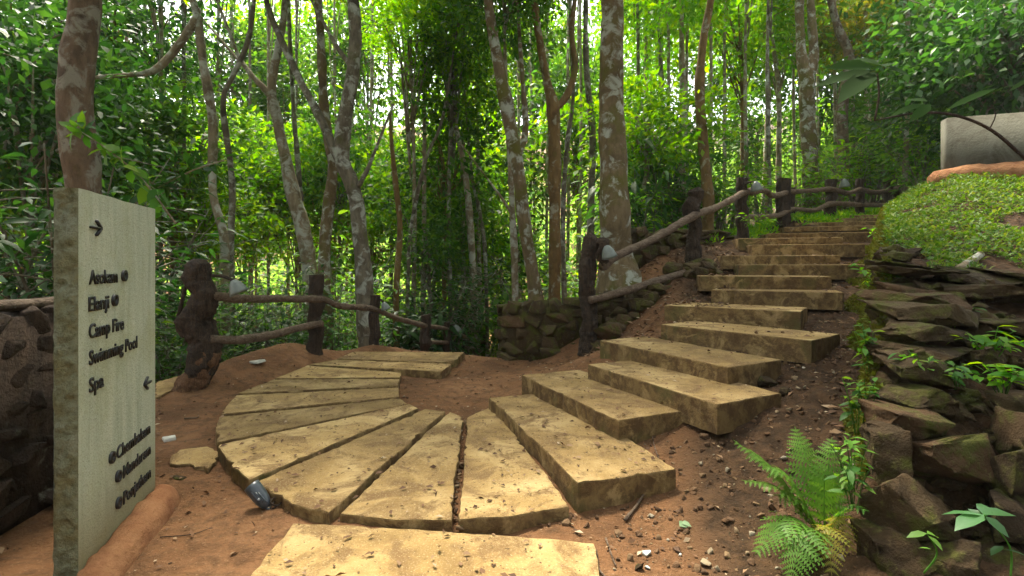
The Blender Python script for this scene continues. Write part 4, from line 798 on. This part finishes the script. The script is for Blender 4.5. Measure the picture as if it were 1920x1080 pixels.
# ---- low plants: fern, young leafy plants, weeds, ground cover, moss
def frond(parent, pts, width, mat, seed):
    c, _ = resample(pts, [1]*len(pts), .012); n = len(c); m = MB(); v, f = tube(pts, [.0028,.002,.001][:len(pts)] if len(pts) == 3 else np.linspace(.0028,.001,len(pts)), 5, .02); m.add(v, f)
    t = np.gradient(c, axis=0); t = norm(t); s = norm(np.cross(t, np.array((0,0,1.)))); nn = np.cross(s, t); rr = random.Random(seed); V = []; Q = []
    k = 0; i = int(n*.22)
    while i < n-2:
        u = min(1, max(0, (i/n-.22)/.78)); L = width*(math.sin(min(1, u*1.25+.28)*math.pi*.62)*(1-u**2.2)+.06); w_ = max(.018, L*.44)
        for sd in (-1, 1):
            d = norm(s[i]*sd+t[i]*.55+nn[i]*rr.uniform(-.25,.05)); side = norm(np.cross(d, nn[i])); b = c[i]; K = 7
            ctr = [b+d*L*j/K-np.array((0,0,1))*L*.22*(j/K)**2 for j in range(K+1)]
            for sg in (-1, 1):
                for j in range(K):      # saw toothed pinna: one lobe per segment
                    ww_ = w_*(1-(j/K)**1.5)*(.85+.3*rr.random()); p = ctr[j]; q_ = ctr[j+1]; tip = p*.25+q_*.75+side*sg*ww_*.62+d*L*.05
                    o_ = len(V); V += [p, q_, tip]; Q.append((o_, o_+1, o_+2) if sg > 0 else (o_, o_+2, o_+1))
        i += max(1, int(.040/.012*(1.1-.4*u))); k += 1
    m.add(np.array(V), [np.array(Q)]); return m.build('frond', mat, parent, False, np.array(parent.location))
def fern(px, py, z, specs, label):
    b = PZ(px, py, z); b[2] = float(gz(b[0], b[1])); o = empty('fern', tuple(b), label, 'fern', None)
    for k, (tx, ty, dd, wd, mt, lift) in enumerate(specs):
        e = P(tx, ty, dd); mid = (b+e)/2+np.array((0,0,lift)); frond(o, [b+np.array((0,0,.01)), mid*.6+b*.2+e*.2+np.array((0,0,lift*.2)), e], wd, M[mt], k)
    return o
fern(1545, 1010, .12, [(1375,825,2.75,.15,'leaf_fern',.12),(1425,870,2.65,.15,'leaf_fern',.16),(1560,820,2.7,.13,'leaf_fern',.15),(1450,930,2.6,.15,'leaf_fern',.14),(1490,800,2.85,.14,'leaf_fern',.1),(1610,850,2.6,.10,'leaf_fern',.12),(1415,1040,2.45,.14,'leaf_fern',.2),(1480,1090,2.3,.14,'leaf_fern',.2),
     (1560,1085,2.3,.10,'leaf_yellow',.2),(1600,1040,2.4,.10,'leaf_yellow',.2),(1545,880,2.6,.12,'leaf_fern',.16),(1630,960,2.4,.1,'leaf_mid',.14),(1390,900,2.6,.11,'leaf_fern',.14)], 'large lacy fern with yellowing tips at the foot of the boulders')
def leafy(name, base, tip, leaves, label, cat, mat, L, bend=.05, wr=.5, seed=0):
    """an upright plant with hand placed big leaves; leaves = [(t along stem, angle, size, pitch)]"""
    o = empty(name, tuple(base), label, cat, None); base = np.array(base); tip = np.array(tip); m = MB(); mid = (base+tip)/2+np.array((bend,0,0)); v, f = tube([base, mid, tip], [.004,.0035,.002], 6, .02); m.add(v, f); m.build('stem', M['leaf_mid'], o, True, base)
    for t, a, s, pt in leaves:
        p = (1-t)**2*base+2*t*(1-t)*mid+t*t*tip; d = np.array([[math.cos(a)*math.cos(pt), math.sin(a)*math.cos(pt), math.sin(pt)]]); v, f = leaves8(p[None], d, np.array([[0,0,1.]])+.2*rng.normal(size=(1,3)), L*s, wr, .12, .2); k = MB(); k.add(v, f); k.build('leaf', M[mat], o, True, base)
    return o
leafy('young_plant', P(1895,1085,2.05), P(1845,965,2.1), [(.97,2.7,1.1,.1),(1,3.4,1.25,-.05),(1,.2,1.3,.1),(.98,-1.2,.7,-.4),(.97,.9,.9,.3),(.45,-.6,.55,.1),(.5,3.4,.6,-.1),(.9,1.9,.6,.4)], 'young plant with smooth oval leaves before the dark boulders', 'plant', 'leaf_blue', .13)
leafy('young_plant', P(1732,1075,2.2), P(1738,1000,2.2), [(1,3.0,.9,-.1),(1,.3,.9,-.2),(.95,-1.4,.8,-.2),(.6,2.4,.5,0)], 'small lobed leaf seedling between the dark boulders', 'plant', 'leaf_fern', .09)
def weeds(px, py, d, n, label, mat='leaf_bright', L=.075, h=.22, sp=.12, seed=0):
    L *= 1.05; h *= 1.15; n += 1
    r = np.random.default_rng(seed); c = P(px, py, d); o = empty('weed', tuple(c), label, 'plant', 'weeds growing along the mossy wall'); m = MB(); P_, D_ = [], []
    for k in range(n):
        a = r.random()*6.28; t = np.array((math.cos(a)*sp*r.random()*1.3, math.sin(a)*sp*r.random(), h*(.5+.7*r.random()))); b = np.array((t[0]*.2, t[1]*.2, -.05)); mid = (b+t)/2+np.array((0,0,.04)); v, f = tube([b, mid, t], [.003,.0025,.0015], 5, .03); m.add(v, f)
        for q_ in np.linspace(.35, 1, 6): 
            p = b*(1-q_)**2+2*q_*(1-q_)*mid+q_*q_*t; aa = r.random()*6.28; P_.append(p); D_.append((math.cos(aa), math.sin(aa), r.normal()*.25+.05))
    m.build('stem', M['leaf_mid'], o, True); v, f = leaves8(np.array(P_), np.array(D_), norm(np.array((0,0,1.))+.25*r.normal(size=(len(P_),3))), L*(.6+.7*r.random(len(P_))), .42, .15, .2); k = MB(); k.add(v, f); k.build('foliage', M[mat], o, True); return o
for a in [(1635,700,3.3,7,'glossy weed beside the moss strip, level with the fifth concrete step','leaf_mid',.09,.24,.12),(1610,800,2.9,6,'loose weed over the fern, against the corner boulder','leaf_mid',.07,.2,.12),(1625,770,3.0,5,'low pale weed in the moss below the glossy weed','leaf_mid',.06,.14,.1),
          (1600,900,2.6,6,'upright weed between the fern and the corner boulder','leaf_fern',.06,.2,.1),(1600,935,2.5,5,'small weed tangled in the fern','leaf_mid',.06,.14,.1),(1638,545,5.3,5,'weed with round leaves at the right end of the seventh step','leaf_bright',.10,.22,.14),(1730,700,2.9,5,'sprig of pointed leaves on the boulders, nearest the corner','leaf_mid',.07,.1,.13),
          (1790,712,2.9,6,'flat sprig of pointed leaves on the boulders','leaf_mid',.075,.08,.16),(1880,720,2.85,7,'yellow green sprig on the boulders at the right edge','leaf_bright',.08,.08,.16),(1860,655,3.1,7,'grassy tuft on the slabs at the right edge','leaf_bright',.09,.1,.18),(1780,600,3.5,6,'sprig lying on the layered slabs under the bank','leaf_mid',.08,.08,.2),
          (1740,615,3.4,5,'small sprig at the left end of the layered slabs','leaf_mid',.07,.08,.15),(1430,425,10.2,8,'low grassy clump at the top left of the stairs','leaf_bright',.12,.2,.4),(1650,640,3.7,6,'mossy weed on the strip beside the fourth step','leaf_mid',.06,.14,.1),(1655,460,7.2,6,'weed drooping over the right end of the eleventh step','leaf_bright',.11,.3,.25)]:
    weeds(*a, seed=int(a[0]))
def cover():
    r = np.random.default_rng(5); n = 150000; y = 3.5+9*r.random(n)**1.1; s = 6.5*r.random(n)**1.2; x = .725*y+s+.02; dens = vnoise(np.stack([x*1.6+5.3, y*1.6+2.1, 0*x], 1))+.6*vnoise(np.stack([x*4, y*4, 0*x+3], 1)); keep = dens > (-.42+1.2*(1-sstep(3.7, 4.9, y+s*.2)))
    x, y = x[keep], y[keep]; z = gz(x, y)+r.random(len(x))*.07*(1+1.6*np.clip(dens[keep], 0, 2)); pos = np.stack([x, y, z], 1); d = r.normal(size=pos.shape); d[:,2] = .25+.35*np.abs(d[:,2]); d[:,0] *= 1
    v, f = leaves4(pos, d, norm(np.array((0,-.2,1.))+.5*r.normal(size=pos.shape)), .042*(.5+1.3*r.random(len(pos))**2), .42)
    o = mesh_np('ground_cover', v, f, M['cover']); tag(o, 'low green plants carpeting the bank below the painted wall', 'ground cover', None, 'stuff')
    # patches beside the landing
    n = 9000; x = r.uniform(3.9, 10.5, n); y = 10.3+.45*(x-4)+r.random(n)*2.6; k = vnoise(np.stack([x*1.3, y*1.3, 0*x], 1)) > -.2; x, y = x[k], y[k]; z = gz(x, y)+r.random(len(x))*.09; pos = np.stack([x, y, z], 1); d = r.normal(size=pos.shape); d[:,2] = .5+np.abs(d[:,2])
    v, f = leaves4(pos, d, rdir(len(pos), r), .11*(.5+r.random(len(pos))), .3); o = mesh_np('grass', v, f, M['leaf_bright']); tag(o, 'bright low grass beside the landing under the far fence', 'grass', None, 'stuff')
    # moss and tiny herbs on the strip between stairs and wall
    n = 52000; y = 2.75+6.8*r.random(n); lo_ = .672+.028*vnoise(np.stack([y*1.9, 0*y, 0*y], 1)); x = y*(lo_+(.735-lo_)*r.random(n)**.8); k = vnoise(np.stack([x*3, y*2, 0*x], 1)) > -.45; x, y = x[k], y[k]; z = gz(x, y)+r.random(len(x))*.04; pos = np.stack([x, y, z], 1); d = r.normal(size=pos.shape)+np.array((-.5,-.3,.2))
    v, f = leaves4(pos, d, rdir(len(pos), r), .045*(.4+r.random(len(pos))), .5); o = mesh_np('moss', v, f, M['moss']); tag(o, 'yellow green moss and tiny herbs hugging the stair side of the wall', 'moss', None, 'stuff')
cover()

# ---- litter, pebbles, loose stones, twigs
def slab_top(x, y): return None
from mathutils.bvhtree import BVHTree
def top_z(pts):
    """height of the slabs and steps where there are any, else the ground"""
    z = gz(pts[:,0], pts[:,1])
    for o in scene.objects:
        if o.name.startswith(('paving_slab', 'stone_step')):
            vs_ = np.array([v.co[:2] for v in o.data.vertices]); lo, hi = vs_.min(0)+np.array(o.location[:2]), vs_.max(0)+np.array(o.location[:2])
            cand = np.where((pts[:,0] > lo[0]) & (pts[:,0] < hi[0]) & (pts[:,1] > lo[1]) & (pts[:,1] < hi[1]))[0]
            for i in cand:
                ok, loc, nn, _ = o.ray_cast(Vector((pts[i,0]-o.location.x, pts[i,1]-o.location.y, 2)), Vector((0,0,-1)))
                if ok and loc.z+o.location.z > z[i]: z[i] = loc.z+o.location.z
    return z
bpy.context.view_layer.update()
def litter():
    r = np.random.default_rng(9); 
    a = np.stack([r.uniform(-4, 1, 2600), 2.2+7*r.random(2600)], 1); b = np.stack([r.uniform(-.5, 6.8, 3000), r.uniform(2.2, 10.5, 3000)], 1); b = b[(b[:,0] < .72*b[:,1])]; c = np.stack([r.uniform(.9, 4.2, 2600), r.uniform(6.2, 10.2, 2600)], 1); c = c[(c[:,0] < .46*c[:,1]-.2)]
    b2 = np.stack([r.uniform(2.6, 9, 1500), r.uniform(3.4, 8.6, 1500)], 1); b2 = b2[b2[:,0] > .73*b2[:,1]]; e_ = np.stack([r.uniform(1.0, 6.4, 2600), r.uniform(3.4, 9.5, 2600)], 1); e_ = e_[(e_[:,0] < .67*e_[:,1]) & (e_[:,0] > .60*e_[:,1]-.1)]
    p = np.concatenate([a, b, b2, e_, c]); z = top_z(p); pos = np.stack([p[:,0], p[:,1], z+.006+.01*r.random(len(p))], 1); d = r.normal(size=pos.shape); d[:,2] *= .15
    n = norm(np.array((0,0,1.))+.35*r.normal(size=pos.shape)); L = .012+.05*r.random(len(p))**2.2; L[len(a)+len(b):] *= 1.8
    v, f = leaves4(pos, d, n, L, .5, .25); o = mesh_np('leaf_litter', v, f, M['litter']); tag(o, 'fallen brown leaf scraps over slabs, steps and dirt', 'leaf litter', None, 'stuff')
    m = MB(); rocks = [hull_rock((1,.8,.6), 500+k, 12, .08, .5) for k in range(8)]
    q1 = np.stack([r.uniform(.5, 4.0, 4200), r.uniform(2.1, 6.2, 4200)], 1); q1 = q1[(q1[:,0] < .70*q1[:,1]) & (q1[:,0] > .28*q1[:,1]-.25)]; q2 = np.stack([r.uniform(-4, 1, 420), r.uniform(2.4, 8.5, 420)], 1); q3 = np.stack([r.uniform(.9, 4, 500), r.uniform(6.3, 9.8, 500)], 1); q3 = q3[q3[:,0] < .46*q3[:,1]-.3]; q4 = np.stack([r.uniform(2.5, 6.6, 900), r.uniform(4, 9.5, 900)], 1); q4 = q4[(q4[:,0] < .71*q4[:,1]) & (q4[:,0] > .60*q4[:,1])]
    u = np.linspace(0, 1, 70)[:,None]; g0, g1 = PZ(848,975,.06), PZ(870,785,.06); q5 = g0[:2]+(g1-g0)[:2]*u+.012*r.normal(size=(70,2)); g0, g1 = PZ(640,972,.0), PZ(1080,970,.0); q6 = g0[:2]+(g1-g0)[:2]*r.random((120,1))+.035*r.normal(size=(120,2))
    for k_, (q_, s0) in enumerate([(q1,.021),(q2,.014),(q3,.022),(q4,.03),(q5,.022),(q6,.026)]):
        if k_ < 4:
            tz_ = top_z(q_); q_ = q_[(tz_ < gz(q_[:,0], q_[:,1])+.012) | (r.random(len(q_)) < .04)]
        z = top_z(q_) if k_ < 4 else gz(q_[:,0], q_[:,1])+(.02 if k_ == 4 else .0)
        for i in range(len(q_)):
            v, f = rocks[r.integers(8)]; s = s0*(.4+2.2*r.random()**3); m.add((v*s)@rotm(*(r.normal(size=3)*.5)).T@rotm(0,0,r.random()*6.3).T+np.array((q_[i,0], q_[i,1], z[i]+s*.12)), [f])
    o = m.build('pebbles', M['rubble']); tag(o, 'small pebbles and crumbs strewn over the dirt and in the slab gaps', 'pebbles', None, 'stuff')
litter()
def stone(px, py, z, size, label, mat='rubble', seed=0, flat=.6, name='loose_stone', bev=.08, sq=.4):
    p = PZ(px, py, z); v, f = hull_rock((size, size*.85, size*flat), seed, 14, bev, sq); p[2] = float(gz(p[0], p[1])); o = mesh_np(name, v, [f], M[mat]); o.location = (p[0], p[1], p[2]+size*flat*.28); o.rotation_euler.z = seed; return tag(o, label, 'stone', 'loose stones on the dirt')
mlight = surf('pale_stone', lambda t, co, g: (mixc(t, thr(t, noise_n(t, co, 20, 5, .6), .45, .7), (.45,.47,.42), (.25,.22,.16)), noise_n(t, co, 40, 4, .6), .004), .85, .3); M['pale'] = mlight
M['mint'] = plain('mint_scrap', (.17,.25,.13), .6, .3); M['chip'] = plain('white_chip', (.5,.48,.4), .7, .3)
for i, (px, py, z, s, lab, mt, fl) in enumerate([(1395,815,.12,.10,'squared grey brown stone at the right end of the third step','rock',.8),(1440,770,.2,.16,'dark rounded stone right of the third step end','rock',.8),(1475,790,.2,.13,'dark stone just right of the dark rounded stone','rock',.7),(1490,755,.25,.07,'orange chip of stone above the dark stones','rubble',.6),(1320,842,.1,.08,'flat ochre stone below the third step','rubble',.5),
    (1310,810,.1,.11,'dark stone tucked under the second step end','rock',.6),(1350,820,.1,.12,'brown stone between the second and third step ends','rock',.6),(1180,1035,.02,.045,'small reddish stone right of the foreground slab','rubble',.8),(1195,1055,.02,.06,'grey brown stone by the corner of the foreground slab','rock',.8),(1213,1027,.02,.055,'pale grey stone beside the foreground slab corner','pale',.5),(1214,1053,.02,.035,'smaller pale bluish stone below the pale grey stone','pale',.6),(1325,1040,.05,.06,'reddish block of stone in the dirt below the fern','rubble',.5),
    (1470,970,.1,.08,'reddish stone half under the fern','rubble',.6),(1275,1021,.04,.025,'tiny grey green pebble alone on the dirt','pale',.8),(845,772,.03,.05,'dark stone at the hub of the fan slabs','rock',.9),(1160,985,.03,.06,'half buried ochre stone below the corner of the lowest step','rubble',.5),(483,668,.3,.17,'whitish stone chunk on the earth berm between the first two posts','chip',.45),(390,690,.12,.09,'small red stone on the berm beside the knotted post','rubble',.6),
    (1215,880,.07,.05,'brown stone against the end of the lowest step','rubble',.6),(1120,950,.05,.04,'brown pebble at the corner of the lowest step','rubble',.7)]):
    stone(px, py, z, s, lab, mt, i+1, fl, bev=.1)
# flat stones, scraps and twigs
def flat(px, name, z, th, label, cat, mat, seed):
    o = slab(name, [PZ(x, y, z) for x, y in px], z, th, label, cat, None, seed, mat, .01); return o
flat([(318,858),(335,842),(390,836),(412,846),(405,868),(385,880),(350,870),(322,867)], 'flat_stone', .035, .1, 'flat ochre stone embedded in the dirt left of the fan', 'stone', M['conc'], 5)
flat([(292,716),(345,702),(352,718),(292,745)], 'flat_stone', .06, .15, 'edge of a flat mossy slab beside the knotted post, next to the sign', 'stone', M['conc'], 6)
flat([(316,893),(330,889),(350,891),(340,898),(322,898)], 'flat_stone', .02, .03, 'thin grey stone flake below the flat ochre stone', 'stone', M['rock'], 7)
flat([(303,819),(326,815),(328,819),(306,824)], 'white_scrap', .022, .03, 'white strip of litter on the dirt left of the fan', 'scrap', M['chip'], 8)
p_ = PZ(1282, 974, .05); p_[2] = float(gz(p_[0], p_[1]))+.022; v, f = leaves8(np.array([[-.03,-.02,0],[-.01,.012,.004]]), np.array([[.8,.5,.12],[.9,-.35,.1]]), np.array([[.2,-.3,1.],[-.2,-.2,1.]]), [.075,.055], .8, .2, .3); o = mesh_np('green_scrap', v, f, M['mint']); o.location = tuple(p_); tag(o, 'pale green scrap lying on the dirt below the lowest step', 'scrap')
def twig(pts, r, label, mat='rail'):
    q_ = [PZ(x, y, z) for x, y, z in pts]
    for p in q_: p[2] = float(gz(p[0], p[1]))+r*1.2+.004
    m = MB(); v, f = tube(q_, np.linspace(r, r*.5, len(q_)), 8, .03, .2, 20); m.add(v, f); o = m.build('twig', M[mat], None, True); return tag(o, label, 'twig', 'twigs on the dirt')
twig([(1172,962,.04),(1195,935,.05),(1218,905,.06)], .011, 'thick brown twig right of the lowest step end')
twig([(1245,885,.08),(1228,850,.08),(1222,826,.1)], .006, 'thin twig standing against the second step end')
twig([(1136,1000,.02),(1148,1035,.02),(1155,1052,.02)], .006, 'straight straw coloured twig beside the foreground slab corner', 'rail')
twig([(1118,1022,.02),(1125,1060,.02),(1150,1085,.02)], .006, 'curved pale root along the foreground slab edge')
twig([(345,787,.02),(370,783,.02),(372,779,.02)], .008, 'small pale twig on the dirt by the fan edge')
twig([(300,1008,.0),(360,1003,.0),(395,990,.0)], .003, 'hair thin rootlet on the dirt by the earth kerb', 'post')
lg = P(1820, 497, 4.6)
def log():
    a, b = P(1797,508,4.4), P(1838,475,4.75); 
    for p in (a, b): p[2] = float(gz(p[0], p[1]))+.05
    m = MB(); v, f = tube([a, (a+b)/2, b], [.035,.034,.03], 14, .04, .12, 8); m.add(v, f); o = m.build('log', M['bark_pale'], None, True); tag(o, 'short cut log lying in the green ground cover', 'log')
log()
# ---- overhanging bough with big leaves at the upper right
def bough():
    d = 2.9; o = empty('overhanging_branch', tuple(P(1935,310,d)), 'arching branch with big dark leaves hanging before the painted wall', 'branch'); off = np.array(o.location); m = MB()
    v, f = tube([P(1990,360,d),P(1930,305,d),P(1860,245,d),P(1790,216,d),P(1720,212,d),P(1640,226,d)], [.011,.010,.009,.008,.006,.004], 8, .03, .1, 15); m.add(v, f)
    v, f = tube([P(1640,226,d),P(1648,180,d),P(1645,138,d)], [.006,.006,.005], 6, .03); m.add(v, f); v, f = tube([P(1855,243,d),P(1867,215,d),P(1858,195,d)], [.004,.003,.002], 6, .03); m.add(v, f)
    m.build('stem', M['bark_dark'], o, True, off)
    for (bx, by, tx, ty, wr, dz) in [(1640,132,1505,155,.36,.1),(1640,125,1545,112,.35,-.15),(1650,122,1590,98,.45,.1),(1655,118,1690,100,.5,-.2),(1665,128,1732,140,.38,.1),(1640,135,1565,180,.42,-.2),(1650,135,1605,165,.5,.15),(1660,125,1640,105,.55,.3),
                             (1735,195,1660,212,.38,0),(1740,190,1690,180,.4,.2),(1745,195,1705,225,.4,-.1),(1870,165,1760,200,.22,0),(1900,160,1830,178,.45,.2),(1930,150,1880,172,.5,.1)]:
        a = P(bx, by, d+random.uniform(-.05,.05)); b = P(tx, ty, d+dz); dd = b-a; v, f = leaves8(a[None], dd[None], np.array([[random.uniform(-.35,.35), -.8, random.uniform(.3,.9)]]), np.linalg.norm(dd)*.85, wr*.8, .08, .22); k = MB(); k.add(v, f); k.build('leaf', M['leaf_shade'], o, True, off)
bough()
# leafy twig crossing the reddish trunk
def spray(pts, d, n, L, label, mat, seed):
    r = np.random.default_rng(seed); q_ = [P(x, y, d) for x, y in pts]; o = empty('leafy_branch', tuple(q_[0]), label, 'branch'); off = np.array(o.location); m = MB(); v, f = tube(q_, np.linspace(.012,.004,len(q_)), 6, .05, .1, 9); m.add(v, f); m.build('stem', M['bark_pale'], o, True, off)
    c, _ = resample(q_, [1]*len(q_), .02); i = r.integers(int(len(c)*.1), len(c), n); d_ = r.normal(size=(n,3)); d_[:,2] -= .2; v, f = leaves8(c[i]+.03*r.normal(size=(n,3)), d_, norm(np.array((0,-.3,1.))+.4*r.normal(size=(n,3))), L*(.6+.7*r.random(n)), .5, .12, .2); k = MB(); k.add(v, f); k.build('foliage', M[mat], o, True, off)
spray([(330,420),(270,340),(215,290),(165,255),(130,235)], 5.4, 46, .2, 'pale stemmed leafy twig crossing the reddish brown trunk above the sign', 'leaf_mid', 4)
spray([(420,300),(360,320),(300,350),(250,372)], 6.6, 40, .18, 'leafy twig drooping towards the top edge of the sign', 'leaf_dark', 6)

# ------------------------------------------------------------------ damp forest air
def haze():
    m = bpy.data.materials.new('haze'); m.use_nodes = True; t = m.node_tree; t.nodes.clear(); v = t.nodes.new('ShaderNodeVolumePrincipled'); v.inputs['Density'].default_value = HAZE; v.inputs['Color'].default_value = (.9,.95,.92,1); v.inputs['Anisotropy'].default_value = .1
    o_ = t.nodes.new('ShaderNodeOutputMaterial'); t.links.new(v.outputs[0], o_.inputs['Volume']); b = MB(); box(b, 175, -8, 205, float(zz.min())-1, float(max(zz.max(), 25))+8, -175); o = b.build('haze', m); tag(o, 'thin damp haze hanging in the forest', 'haze', None, 'stuff')
HAZE = .0006
haze()
